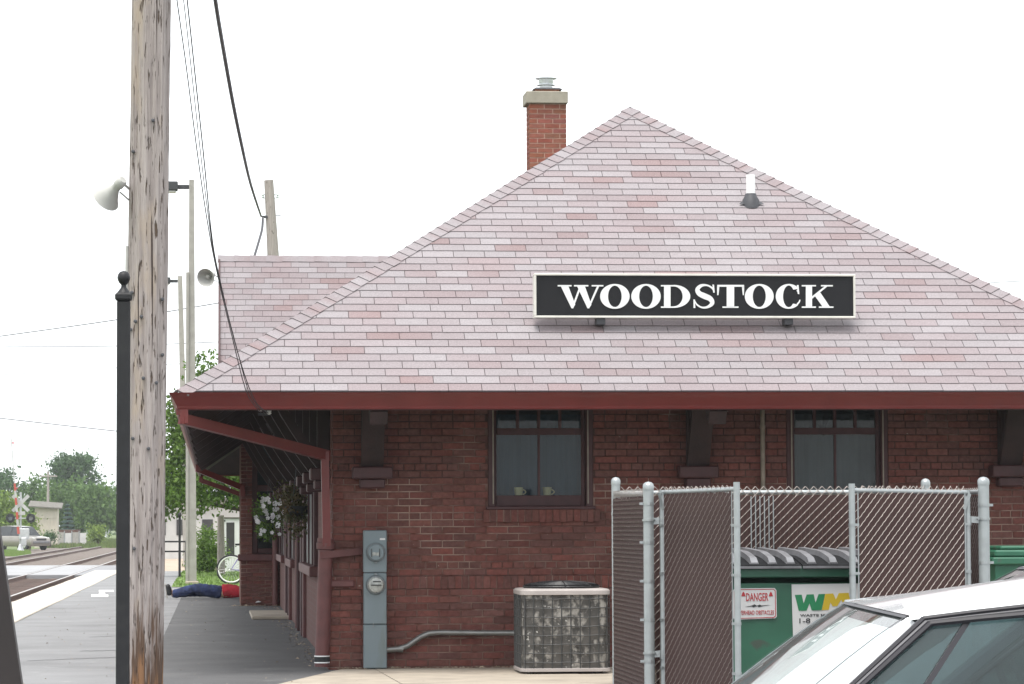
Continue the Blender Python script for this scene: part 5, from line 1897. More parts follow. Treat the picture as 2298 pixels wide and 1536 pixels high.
        def pane(x0t, x1t, x0b, x1b, nm, inner=True):
            g = MB()
            q = []
            n_ = 8
            for i in range(n_ + 1):
                t = i / n_
                q.append((side(x0t + (x1t - x0t) * t, 0), side(x0b + (x1b - x0b) * t, 1)))
            for i in range(n_):
                (a0_, b0_), (a1_, b1_) = q[i], q[i + 1]
                g.quad(a0_, a1_, b1_, b0_)
            o = g.build(nm, M['suvglass' if suv else 'carglass'], root, smooth=True, fix=True)
            # frame: black rubber, thin bright strip, black again
            pts = [c_[0] for c_ in q] + [c_[1] for c_ in reversed(q)]
            out = Vector((0, sy * .006, .002))
            for (rr, m_, off) in ((.006, 'trimblack', .0), (.0035, 'trimgrey', .008), (.005, 'trimblack', .015)):
                cen = sum(pts, Vector()) / len(pts)
                pp = []
                for c_ in pts:
                    d_ = (c_ - cen); d_.y = 0
                    pp.append(c_ + d_.normalized() * off + out)
                MB().tube(pp + [pp[0]], rr, 6, caps=False).build('window_frame', M[m_], o)
            return o
        xf_t, xf_b = xt - .035, xb - .045
        fp = pane(xf_t, -.38, xf_b, -.42, 'door_window')
        if sy == 1:
            a, c = side(xf_t - .07, 0), side(xf_t + .235, 1)
            MB().bar(a + Vector((0, -.006, 0)), c + Vector((0, -.006, 0)), .010, .016, up=(0, 1, 0)).build('vent_divider', M['trimblack'], fp)
            s_ = side(-.02, .155)
            MB().box(s_.x - .030, s_.x + .030, s_.y + .004, s_.y + .006, s_.z - .009, s_.z + .009).build('sticker', M['sticker'], fp)
        pane(-.46, xr + .04, -.50, xbk + .35, 'door_window')
        # centre pillar
        MB().bar(side(-.42, 0), side(-.46, 1), .02, .075, up=(1, 0, 0)).build('door_pillar', M['trimblack'], root)
        # rear pillar
        rp = MB()
        rp.quad(side(xr + .03, 0), Vector((xr - .05, sy * .5, roof_z(xr, wt) - .0)), Vector((xbk - .1, sy * .66, zb + .03)), side(xbk + .34, 1))
        rp.build('rear_pillar', P_, root, fix=False)
        # door seams, handle, mirror
        MB().bar((-.44, sy * .862, .30), (-.44, sy * .862, zb - .06), .006, .01).build('door_seam', M['trimblack'], root)
        MB().bar((xb - .02, sy * .862, .30), (xb - .02, sy * .858, zb - .08), .006, .01).build('door_seam', M['trimblack'], root)
        MB().cbox(-.36, -.18, sy * .875 - .012, sy * .875 + .012, zb - .16, zb - .125, .008).build('door_handle', P_, root)
        MB().cbox(xb - .22, xb - .10, sy * .92 - .07, sy * .92 + .07, zb - .13, zb - .03, .02).build('mirror', P_, root)
        hx = L0 - .06
        MB().cbox(hx - .14, hx + .02, sy * .58 - .13, sy * .58 + .13, (.60 if not suv else .78), (.72 if not suv else .92), .02).build('headlight', M['lens'], root)
        MB().cbox(L1 - .01, L1 + .10, sy * .6 - .12, sy * .6 + .12, zb - .25, zb - .10, .02).build('tail_light', M['redthing'], root)
        for wx in (L0 - .86, L1 + .92):
            rr = .31 if not suv else .36
            w = MB().lathe([(.19, -.09), (rr - .02, -.10), (rr, -.07), (rr, .07), (rr - .02, .10), (.19, .09)], (wx, sy * .76, rr), (0, 1, 0), n=26).build('wheel', M['tyre'], root, smooth=True)
            MB().lathe([(.20, -.095), (.19, -.10), (.10, -.085), (.04, -.10), (0, -.10)] if sy < 0 else [(.20, .095), (.19, .10), (.10, .085), (.04, .10), (0, .10)], (wx, sy * .76, rr), (0, 1, 0), n=26).build('rim', M['chrome'], w, smooth=True)
    # rear glass, grille, bumpers
    rg = MB()
    rg.quad((xr - .01, -.50, roof_z(xr, .5) - .004), (xr - .01, .50, roof_z(xr, .5) - .004), (xbk - .1, .66, zb + .035), (xbk - .1, -.66, zb + .035))
    rg.build('rear_window', M['carglass'], root)
    gz_ = .50 if not suv else .62
    MB().cbox(L0 - .02, L0 + .015, -.42, .42, gz_ + .08, gz_ + .22, .01).build('grille', M['trimblack'], root)
    MB().cbox(L0 - .05, L0 + .06, -.70, .70, gz_ - .12, gz_ + .05, .03).build('bumper', P_ if not suv else M['trimgrey'], root)
    MB().cbox(L1 - .06, L1 + .05, -.70, .70, gz_ - .12, gz_ + .05, .03).build('bumper', P_ if not suv else M['trimgrey'], root)
    # cabin
    MB().cbox(xb - .25, xb + .12, -.70, .70, zb - .05, zb + .05, .03).build('dashboard', M['interior'], root)
    for sy in (.36, -.36):
        MB().cbox(-.50, -.34, sy - .23, sy + .23, zb - .1, h - .22, .04).build('seat', M['interior'], root)
        MB().cbox(-.52, -.42, sy - .12, sy + .12, h - .20, h - .06, .03).build('headrest', M['interior'], root)
    MB().cbox(-1.25, -1.10, -.62, .62, zb - .1, h - .20, .04).build('rear_seat', M['interior'], root)
    MB().tube([(xb - .42 + .07 * math.sin(R(t)), .36 + .18 * math.cos(R(t)), zb + .05 + .16 * math.sin(R(t))) for t in range(0, 361, 15)], .013, 6, caps=False).build('steering_wheel', M['trimblack'], root)
    MB().box(-1.6, xb + .1, -.80, .80, .30, .33).build('floor_pan', M['interior'], root)
    hl_ = MB()
    n_ = 8
    for i in range(n_):
        for j in range(n_):
            def hp(a, c):
                y = -wt + .02 + (2 * wt - .04) * c / n_
                x = xt - .01 + (xr + .02 - xt) * a / n_
                return (x, y, roof_z(x, y) - .025)
            hl_.quad(hp(i, j), hp(i, j + 1), hp(i + 1, j + 1), hp(i + 1, j))
    hl_.build('headlining', M['interior'], root)
    rot = Matrix.Rotation(yaw, 4, 'Z')
    off = rot @ Vector((xt, wt, h))
    root.matrix_world = Matrix.Translation(Vector(corner) - off) @ rot
    return root
near, far = at(2040, 1379, 5.8), at(1895, 1346, 6.92)
ang = math.atan2((far.x - near.x) / 1.12, -(far.y - near.y) / 1.12)
car('parked_car', 'white car in the foreground, its roof and windscreen in front of the dumpster', 'white_car', near, ang, rake=.50)
car('parked_car', 'grey car between the white car and the green bin at the right edge', 'grey_car', at(2455, 1283, 9.2), R(177), rake=.60, h=at(2455, 1283, 9.2).z + .15, rise=(.15, .08), rack=True)
sv = car('sport_utility_vehicle', 'tan sport utility vehicle on the cross street behind the crossing signal', 'tan_car', (0, 0, 0), R(-58), rake=.62, h=1.66, suv=True)
sv.matrix_world = Matrix.Translation(gr(58, 1236, -.30) + Vector((-.25, 1.2, 0))) @ Matrix.Rotation(R(-52), 4, 'Z')
sv['category'] = 'vehicle'

# ================================================================== posts and poles in front
UY = 22.5
def pole_axis(z):
    p0, p1 = at(340, 0, UY), at(321, 1536, UY)
    t = (z - p1.z) / (p0.z - p1.z)
    return p1.x + (p0.x - p1.x) * t
up = thing('utility_pole', 'thick weathered timber utility pole with a rotten splintered foot, behind the black post', 'utility pole', (pole_axis(0), UY, -.15))
b = MB()
NR, NS = 110, 40
r2 = random.Random(4)
ph = [r2.uniform(0, 6.28) for _ in range(12)]
for i in range(NR + 1):
    z = -.15 + 8.9 * i / NR
    cx = pole_axis(z)
    for k in range(NS):
        a = 2 * math.pi * k / NS
        rr = .136 - .002 * z / 8 + .0035 * math.sin(3 * a + ph[0] + z * .7) + .003 * math.sin(7 * a + ph[1] - z * 1.1) + .0022 * math.sin(13 * a + ph[2] + z * 2.3) + r2.uniform(-.0012, .0012)
        if z < 1.2:
            rr -= .012 * max(0, math.sin(9 * a + ph[3] + .4 * z)) * (1.2 - z) / 1.2
        # long drying checks
        for q, (ac_, z0, z1) in enumerate(((-1.9, .2, 2.6), (-1.35, 1.4, 4.6), (-2.3, 2.5, 6.4), (-1.1, 0, 1.3))):
            da = abs((a - 2 * math.pi if a > math.pi else a) - ac_ - .04 * math.sin(z * 2 + q))
            if z0 < z < z1 and da < .10:
                rr -= .014 * (1 - da / .10)
        b.v.append((cx + rr * math.cos(a), UY + rr * math.sin(a), z))
for i in range(NR):
    for k in range(NS):
        a, c = i * NS + k, i * NS + (k + 1) % NS
        b.f.append((a, c, c + NS, a + NS)); b.c.append((1, 1, 1))
b.f.append(tuple(NR * NS + k for k in range(NS))); b.c.append((1, 1, 1))
b.build('pole', M['polewood'], up, smooth=False)
for (px, py) in ((343, 272), (300, 340), (297, 657), (363, 672), (305, 722), (294, 740), (363, 797), (299, 985), (333, 1008), (302, 1232), (318, 712), (322, 850), (350, 860)):
    p = at(px, py, UY - .12)
    dx = p.x - pole_axis(p.z)
    yy = UY - math.sqrt(max(.0004, .134 ** 2 - min(.125, abs(dx)) ** 2))
    MB().lathe([(.009, -.02), (.009, .012), (.013, .013), (.013, .02), (.006, .023)], (p.x, yy, p.z), (dx * 3, -1, .1), n=8).build('bolt', M['flash'], up, smooth=True)
# conduit and marker plate on the pole's left edge
pq = at(289, 720, UY - .02)
MB().tube([(pole_axis(2.9) - .142, UY - .03, 3.3), (pole_axis(1.8) - .142, UY - .03, 1.9)], .012, 8).build('ground_wire_cover', M['horn'], up, smooth=True)
pa, pb = at(293, 1024, UY - .06), at(293, 1110, UY - .06)
mk = MB().bar((pa.x, UY - .075, pb.z), (pa.x, UY - .075, pa.z), .012, .05, up=(1, .5, 0)).build('marker_plate', M['signwhite'], up)
MB().bar((pa.x - .001, UY - .083, pb.z + .04), (pa.x - .001, UY - .083, pa.z - .04), .010, .030, up=(1, .5, 0)).build('marker_band', M['wmgreen'], mk)

BYp = 20.5
bc = at(277, 900, BYp)
bp_ = thing('black_post', 'slender black metal post topped by a ball finial beside the utility pole', 'post', (bc.x, BYp, -.15))
zt_ = at(277, 676, BYp).z
MB().cbox(bc.x - .042, bc.x + .042, BYp - .042, BYp + .042, -.15, zt_, .008).build('shaft', M['blackmetal'], bp_)
MB().cbox(bc.x - .054, bc.x + .054, BYp - .054, BYp + .054, zt_ + .0005, zt_ + .05, .012).build('collar', M['blackmetal'], bp_)
MB().lathe([(.045, 0), (.03, .02), (.018, .035), (.016, .05), (.022, .058), (.030, .066), (.039, .085), (.041, .10), (.036, .12), (.024, .135), (0, .142)], (bc.x, BYp, zt_ + .05), n=20).build('ball_finial', M['blackmetal'], bp_, smooth=True)
# leaning brown post, nearest of all, at the left edge
q0, q1 = at(-12, 1110, 6.2), at(50, 1536, 6.2)
dd = (q1 - q0)
foot = q0 + dd * ((-.15 - q0.z) / dd.z)
topp = q0 + dd * ((1.62 - q0.z) / dd.z)
lp = MB()
lp.bar(foot - Vector((.045, 0, 0)), topp - Vector((.045, 0, 0)), .09, .05, up=(0, 1, 0))
lp.cbox(topp.x - .095, topp.x + .005, 6.165, 6.235, topp.z - .004, topp.z + .02, .005)
tag(lp.build('leaning_post', M['brownmetal']), 'dark brown post leaning left at the very left edge, close to the viewer', 'post')

# loudspeaker horns
def horn(label, c, axis, size, anchor):
    h = thing('loudspeaker', label, 'loudspeaker', anchor, group='loudspeaker horns')
    ax = Vector(axis).normalized()
    prf = [(0, -.17), (.030, -.17), (.042, -.155), (.044, -.10), (.036, -.085), (.040, -.05), (.062, -.01), (.088, .035), (.112, .07), (.125, .082), (.122, .086), (.108, .068), (.082, .03), (.055, -.02), (.03, -.05), (0, -.055)]
    MB().lathe([(r_ * size, t * size) for r_, t in prf], c, ax, n=26).build('bell', M['horn'], h, smooth=True)
    MB().lathe([(.0, .03 * size), (.025 * size, .02 * size), (.03 * size, -.03 * size)], c, ax, n=14).build('reflex_cone', M['horn'], h, smooth=True)
    d_ = Vector(c) - ax * .12 * size
    MB().tube([d_, (d_ + Vector(anchor)) / 2 + Vector((0, 0, .01)), Vector(anchor)], .009, 6).tube([d_ + Vector((0, 0, -.06)), Vector(anchor) + Vector((0, 0, -.08))], .006, 6).build('mount', M['horn'], h)
    return h
hc = at(250, 432, UY - .05)
horn('pale grey loudspeaker horn on the utility pole, facing down and left', hc, (-.62, .66, -.58), .86, (pole_axis(hc.z) - .125, UY, hc.z + .02))
hc = at(467, 621, 51.0)
horn('grey loudspeaker horn at the edge of the cross gable roof, facing the lot', hc, (-.42, -1, -.28), 1.18, (GX0 + .02, 51.3, hc.z))

# ================================================================== wires
def wire(label, pts, r, m_='cable', cat='cable', name='overhead_cable', group=None):
    b = MB().tube(pts, r, 6)
    return tag(b.build(name, M[m_], smooth=True), label, cat, group)
def interp(pix, y0, y1, n_=30, ext=None):
    """smooth run of points through photo pixels, depth going from y0 to y1"""
    out = []
    m_ = len(pix) - 1
    for i in range(n_ + 1):
        t = i / n_ * m_
        k = min(int(t), m_ - 1)
        f = t - k
        p0, p1, p2, p3 = pix[max(k - 1, 0)], pix[k], pix[k + 1], pix[min(k + 2, m_)]
        c = [.5 * ((2 * p1[j]) + (-p0[j] + p2[j]) * f + (2 * p0[j] - 5 * p1[j] + 4 * p2[j] - p3[j]) * f * f + (-p0[j] + 3 * p1[j] - 3 * p2[j] + p3[j]) * f ** 3) for j in (0, 1)]
        g = i / n_
        out.append(at(c[0], c[1], 1 / ((1 / y0) * (1 - g) + (1 / y1) * g)))
    return out
wire('thick black cable sagging down to the small pole behind the gable', interp([(462, -160), (483, 0), (501, 110), (522, 228), (543, 330), (562, 412), (586, 486)], 20, 78), [.013 + .011 * i / 30 for i in range(31)])
wire('leftmost thin service wire slanting down to the corner eave', interp([(352, -330), (397, 0), (418, 150), (441, 330), (464, 490), (487, 612), (522, 760), (553, 880), (585, 925)], 22.4, 29.5), .0042)
wire('middle thin service wire slanting down to the corner eave', interp([(372, -330), (412, 0), (433, 190), (452, 360), (472, 520), (489, 615), (527, 765), (560, 884), (596, 930)], 22.4, 29.5), .0034)
wire('rightmost thin service wire slanting down to the corner eave', interp([(384, -330), (420, 0), (439, 180), (457, 350), (474, 520), (491, 618), (533, 790), (570, 896), (602, 928)], 22.4, 29.5), .0046)
wire('short cable hanging from the small pole down behind the gable', interp([(590, 490), (588, 515), (580, 545), (568, 585)], 78, 72), .03)
wire('high far wire crossing the sky above the crossing gate', interp([(-300, 795), (0, 755), (262, 718), (487, 681), (900, 610)], 170, 150), .026, 'thinwire', 'wire', 'overhead_wire')
wire('level far wire just below the high one', interp([(-300, 782), (0, 779), (262, 777), (487, 768), (900, 752)], 170, 150), .02, 'thinwire', 'wire', 'overhead_wire')
wire('low far wire crossing the tip of the crossing gate', interp([(-300, 905), (0, 939), (262, 968), (500, 992), (900, 1020)], 180, 170), .028, 'thinwire', 'wire', 'overhead_wire')
wire('faint far wire between the level one and the low one', interp([(-300, 860), (0, 842), (262, 826), (487, 812), (900, 790)], 190, 180), .016, 'thinwire', 'wire', 'overhead_wire')
wire('far wire beyond the right hip of the roof', interp([(1900, 655), (2240, 634), (2298, 631), (2600, 615)], 90, 80), .01, 'thinwire', 'wire', 'overhead_wire')
# small insulators where the service wires end
ins = thing('service_insulator', 'white insulator rack under the gutter where the wires end', 'insulator', at(590, 925, 29.55))
for (px, py) in ((584, 923), (597, 921), (604, 930)):
    p = at(px, py, 29.5)
    MB().lathe([(.012, 0), (.022, .01), (.014, .02), (.022, .03), (.01, .045)], p, (0, -.4, 1), n=10).build('insulator', M['pvc'], ins, smooth=True)
p = at(594, 930, 29.54)
MB().box(p.x - .06, p.x + .06, p.y, p.y + .015, p.z - .012, p.z + .012).build('rack', M['flash'], ins)

# far timber pole behind the gable
FY = 80.0
f0, f1 = at(603, 405, FY), at(613, 575, FY)
sl = (f1.x - f0.x) / (f1.z - f0.z)
fp_ = thing('utility_pole', 'short grey timber pole with insulators rising behind the cross gable', 'utility pole', (f1.x + sl * -f1.z, FY, 0))
MB().tube([(f0.x + sl * (0 - f0.z), FY, 0), (f1.x, FY, f1.z), (f0.x, FY, f0.z)], [.17, .145, .115], 12).build('pole', M['greywood'], fp_, smooth=True)
for (px, py, s_) in ((590, 441, -1), (623, 441, 1)):
    p = at(px, py, FY)
    b = MB()
    for k in (-1, 1):
        b.box(min(p.x, p.x - s_ * .14), max(p.x, p.x - s_ * .14), FY - .02, FY + .02, p.z + k * .045 - .01, p.z + k * .045 + .01)
    o = b.build('insulator_arm', M['glassins'], fp_)
    MB().lathe([(.02, -.05), (.035, -.03), (.02, 0), (.035, .03), (.02, .05)], (p.x, FY - .03, p.z), n=10).build('insulator', M['glassins'], o, smooth=True)
p = at(592, 488, FY)
MB().box(p.x - .05, p.x + .09, FY - .12, FY - .04, p.z - .03, p.z + .03).build('clamp', M['flash'], fp_)
p = at(625, 484, FY)
MB().box(p.x - .12, p.x + .06, FY - .01, FY + .01, p.z - .008, p.z + .008).build('bracket', M['flash'], fp_)

# lamp poles
def lamp_pole(label, px_t, py_t, px_b, Y, wt_, wb_, conduit=False):
    t = at(px_t, py_t, Y)
    bt = at(px_b, 1300, Y)
    lp_ = thing('lamp_pole', label, 'street lamp', (bt.x, Y, 0), group='lamp poles along the platform')
    b = MB()
    b.add([(bt.x - wb_, Y - wb_, 0), (bt.x + wb_, Y - wb_, 0), (bt.x + wb_, Y + wb_, 0), (bt.x - wb_, Y + wb_, 0), (t.x - wt_, Y - wt_, t.z), (t.x + wt_, Y - wt_, t.z), (t.x + wt_, Y + wt_, t.z), (t.x - wt_, Y + wt_, t.z)],
          [(0, 3, 2, 1), (4, 5, 6, 7), (0, 1, 5, 4), (1, 2, 6, 5), (2, 3, 7, 6), (3, 0, 4, 7)])
    b.build('pole', M['lampconc'], lp_)
    MB().cbox(bt.x - wb_ * 1.5, bt.x + wb_ * 1.5, Y - wb_ * 1.5, Y + wb_ * 1.5, 0, .08, .02).build('footing', M['concrete'], lp_)
    k = 1.0
    MB().cbox(t.x - .32, t.x - wt_, Y - .04, Y + .04, t.z - .22, t.z - .12, .01).build('arm', M['lampbox'], lp_)
    hd = MB().cbox(t.x - .66, t.x - .321, Y - .16, Y + .16, t.z - .26, t.z - .05, .02).build('lamp_head', M['lampbox'], lp_)
    MB().cbox(t.x - .60, t.x - .36, Y - .12, Y + .12, t.z - .31, t.z - .261, .02).build('lens', M['lens'], hd)
    if conduit:
        c0_ = at(421, 612, Y)
        MB().cbox(c0_.x - .035, c0_.x + .035, Y - .14, Y - .07, .0, c0_.z, .01).build('conduit', M['lampconc'], lp_)
    return lp_
lamp_pole('taller square concrete lamp pole with a dark lamp arm, in front of the tree', 430, 404, 431, 76, .058, .105, True)
lamp_pole('smaller, farther lamp pole left of the tall one', 404, 620, 420, 108, .075, .125)

# ================================================================== trees and plants
def leaf_cloud(b, blobs, n_, size, r, flat=.0, fill=.35):
    """leaf-sized faces spread through the crown: mostly in uneven clumps near each lobe's skin"""
    vol = [bl[3] * bl[4] * bl[5] for bl in blobs]
    tot_ = sum(v ** .7 for v in vol)
    for bl, v in zip(blobs, vol):
        cnt = int(n_ * v ** .7 / tot_)
        ncl = max(6, cnt // 26)
        for c in range(ncl):
            d = Vector((r.gauss(0, 1), r.gauss(0, 1), r.gauss(0, 1)))
            d = d.normalized() if d.length > 1e-6 else Vector((0, 0, 1))
            k = r.uniform(.25, .8) if r.random() < fill else r.uniform(.78, 1.08)
            cc = Vector((bl[0] + d.x * bl[3] * k, bl[1] + d.y * bl[4] * k, bl[2] + d.z * bl[5] * k))
            tone = min(1, max(0, r.gauss(.45, .24)))
            sp = size * r.uniform(1.3, 2.6)
            for q in range(cnt // ncl):
                p = cc + Vector((r.gauss(0, sp * .6), r.gauss(0, sp * .6), r.gauss(0, sp * .42)))
                s = size * r.uniform(.55, 1.15)
                a = Vector((r.gauss(0, 1), r.gauss(0, 1), r.gauss(0, .6))).normalized()
                t_ = a.orthogonal().normalized()
                t_ = (Matrix.Rotation(r.uniform(0, 6.28), 3, a) @ t_)
                w = a.cross(t_)
                t1 = min(1, max(0, tone + r.gauss(0, .12)))
                # a pointed oval leaf spray
                b.quad(p - t_ * s * .5, p + w * s * .26 - t_ * s * .08, p + t_ * s * .55, p - w * s * .26 - t_ * s * .05, col=(t1, t1, t1))
def tree(name, label, cat, base, trunk_h, trunk_r, blobs, n_, size, m_, seed, group=None, fill=.35, limbs=True):
    r = random.Random(seed)
    t = thing(name, label, cat, base, group)
    b = MB()
    leaf_cloud(b, blobs, n_, size, r, fill=fill)
    b.build('crown', M[m_], t, fix=False)
    tb = MB()
    top = Vector(base) + Vector((r.uniform(-.1, .1) * trunk_h, 0, trunk_h))
    tb.tube([Vector(base), (Vector(base) + top) / 2 + Vector((trunk_r * .5, 0, 0)), top], [trunk_r * 1.25, trunk_r, trunk_r * .75], 9)
    if limbs:
        for bl in blobs:
            c = Vector(bl[:3])
            tb.tube([top - Vector((0, 0, trunk_h * .15)), (top + c) / 2 + Vector((0, 0, -.05 * trunk_h)), c + Vector((0, 0, bl[5] * .3))], [trunk_r * .55, trunk_r * .35, trunk_r * .12], 6)
    tb.build('trunk', M['bark'], t, smooth=True)
    return t
# maple behind the station
TY = 88.0
tree('maple_tree', 'leafy green tree growing behind the lamp poles and the station eave', 'tree', (1.5, TY, 0), 2.0, .16,
     [(1.6, TY, 3.85, 2.7, 2.3, 1.9), (-.05, TY - .3, 5.05, .55, .7, 1.0), (-.15, TY - .2, 4.2, .9, .9, .9), (-.98, TY, 4.25, .38, .5, .62), (-1.25, TY - .4, 3.2, .75, .9, 1.05), (-.6, TY - .8, 2.55, 1.1, 1.1, .85), (.6, TY - 1.0, 2.75, 1.0, .9, .8), (-1.55, TY - .2, 2.1, .8, .8, .65), (-1.5, TY, 4.4, .25, .4, .4)], 30000, .15, 'leaf', 21, fill=.4)
# hedge bush left of the wooden stake
c = gr(466, 1287)
tree('round_bush', 'rounded green bush on the lawn between the tall lamp pole and the wooden stake', 'bush', (c.x, c.y, 0), .3, .04,
     [(c.x - .05, c.y, .75, .42, .45, .55), (c.x + .12, c.y, .45, .45, .45, .42), (c.x - .18, c.y, .35, .4, .4, .35)], 7500, .085, 'leaf', 31, limbs=False)

def far(px0, px1, pyt, pyb, Y):
    """box of a far crown: centre x, half width, top and bottom heights"""
    a, c = at(px0, pyt, Y), at(px1, pyb, Y)
    return (a.x + c.x) / 2, abs(c.x - a.x) / 2, a.z, max(c.z, -.3)
def far_tree(name, label, px0, px1, pyt, Y, m_, seed, n_=3600, size=.42, pyb=1205, nb=7, cat='tree', group='trees beyond the tracks'):
    r = random.Random(seed)
    x, hw, zt__, zb__ = far(px0, px1, pyt, pyb, Y)
    H = zt__ - zb__
    bl = [(x, Y, zb__ + H * .5, hw * .74, hw * .7, H * .40)]
    for i in range(nb):
        a = r.uniform(0, 6.28)
        f = r.uniform(.45, .78)
        zz = zb__ + H * r.uniform(.25, .88)
        k = 1.0 - .5 * max(0, (zz - zb__) / H - .45)
        bl.append((x + math.cos(a) * hw * f * k, Y + math.sin(a) * hw * .4, zz, hw * r.uniform(.26, .42), hw * .36, H * r.uniform(.10, .18)))
    return tree(name, label, cat, (x, Y, -.32), max(1.0, zb__ + .6 + H * .3), max(.12, hw * .07), bl, n_, size, m_, seed, group, fill=.25)
far_tree('broadleaf_tree', 'hazy green tree behind the crossing gate at the left edge', -60, 58, 1040, 330, 'leaf_dark', 41)
far_tree('broadleaf_tree', 'soft green tree right of the crossing gate, behind the shed roof', 40, 128, 1056, 318, 'leaf_far', 42)
far_tree('tall_dark_tree', 'tallest, darkest tree standing above the others left of the black post', 108, 226, 1017, 340, 'leaf_dark', 43, n_=5200, size=.40, pyb=1110, nb=11)
far_tree('broadleaf_tree', 'light olive tree in front of the tallest dark tree', 88, 205, 1080, 300, 'leaf_far', 44, n_=4200)
far_tree('broadleaf_tree', 'bright green tree between the spruce and the black post', 160, 268, 1082, 296, 'leaf_far', 45, n_=4200)
far_tree('broadleaf_tree', 'low far tree beside the second crossing signal', 215, 345, 1096, 420, 'leaf_far', 46, size=.5)
far_tree('lime_tree', 'lime green tree behind the vehicle at the left edge', -30, 52, 1100, 245, 'leaf_lime', 47, n_=3200, size=.3)
far_tree('lime_shrub', 'lime green shrub left of the second crossing signal', 203, 232, 1178, 262, 'leaf_lime', 48, n_=1300, size=.22, pyb=1216, nb=5, cat='shrub', group='shrubs by the tracks')
far_tree('lime_shrub', 'yellow-green shrub between the signal mast and the cream shed', 48, 82, 1150, 240, 'leaf_lime', 49, n_=1300, size=.22, pyb=1212, nb=5, cat='shrub', group='shrubs by the tracks')
far_tree('dark_shrub', 'dark little shrub at the front corner of the cream shed', 100, 122, 1196, 252, 'leaf_dark', 50, n_=700, size=.18, pyb=1220, nb=4, cat='shrub', group='shrubs by the tracks')
# distant wood that reads as one mass
wd = MB()
r5 = random.Random(77)
bl = []
for i in range(70):
    x = -75 + i * 1.9 + r5.uniform(-1, 1)
    bl.append((x, 640 + r5.uniform(-15, 25), 3.2 + r5.uniform(-.6, 1.6), 3.2, 3, 3.6))
leaf_cloud(wd, bl, 16000, 1.0, r5)
stuff(tag(wd.build('far_wood', M['leaf_far'], fix=False), 'hazy far woodland along the horizon beyond the tracks', 'woodland'))
# spruce
sx_, shw, szt, szb = far(132, 172, 1128, 1206, 278)
sp_ = thing('spruce_tree', 'blue-grey spruce tree right of the cream shed', 'tree', (sx_, 278, -.3))
b = MB()
rs = random.Random(5)
for i in range(2600):
    t = rs.random() ** .7
    lay = int(t * 9) / 9 + rs.uniform(0, .05)
    rad = shw * 1.15 * (1 - lay) * rs.uniform(.35, 1.0) + .05
    a = rs.uniform(0, 6.28)
    zz = szb + (szt - szb) * min(1, lay + .02) - rad * .25
    p = Vector((sx_ + math.cos(a) * rad, 278 + math.sin(a) * rad, zz))
    d = Vector((math.cos(a), math.sin(a), -.35)).normalized() * .28
    w = Vector((-math.sin(a), math.cos(a), 0)) * .09
    t1 = min(1, max(0, rs.gauss(.5, .22)))
    b.quad(p - d * .5, p + w, p + d * .5, p - w, col=(t1, t1, t1))
b.build('crown', M['leaf_blue'], sp_, fix=False)
MB().tube([(sx_, 278, -.3), (sx_, 278, szt - .2)], [.14, .03], 8).build('trunk', M['bark'], sp_)
# tall grass bank between the road and the shed
b = MB()
for i in range(9000):
    q = gr(rng.uniform(95, 275), rng.uniform(1213, 1231), -.3)
    h_, a = rng.uniform(.10, .42), rng.uniform(0, 6.28)
    b.quad((q.x - .05, q.y, -.3), (q.x + .05, q.y, -.3), (q.x + rng.uniform(-.15, .15), q.y + rng.uniform(-.1, .1), -.3 + h_))
stuff(tag(b.build('tall_grass', M['grass_ground'], fix=False), 'dry tall grass on the bank below the cream shed', 'grass'))
b = MB()
for i in range(2500):
    q = gr(rng.uniform(5, 68), rng.uniform(1238, 1250), -.3)
    h_ = rng.uniform(.05, .2)
    b.quad((q.x - .04, q.y, -.3), (q.x + .04, q.y, -.3), (q.x + rng.uniform(-.08, .08), q.y, -.3 + h_))
stuff(tag(b.build('verge_grass', M['blade'], fix=False), 'green grass verge around the foot of the crossing signal', 'grass'))

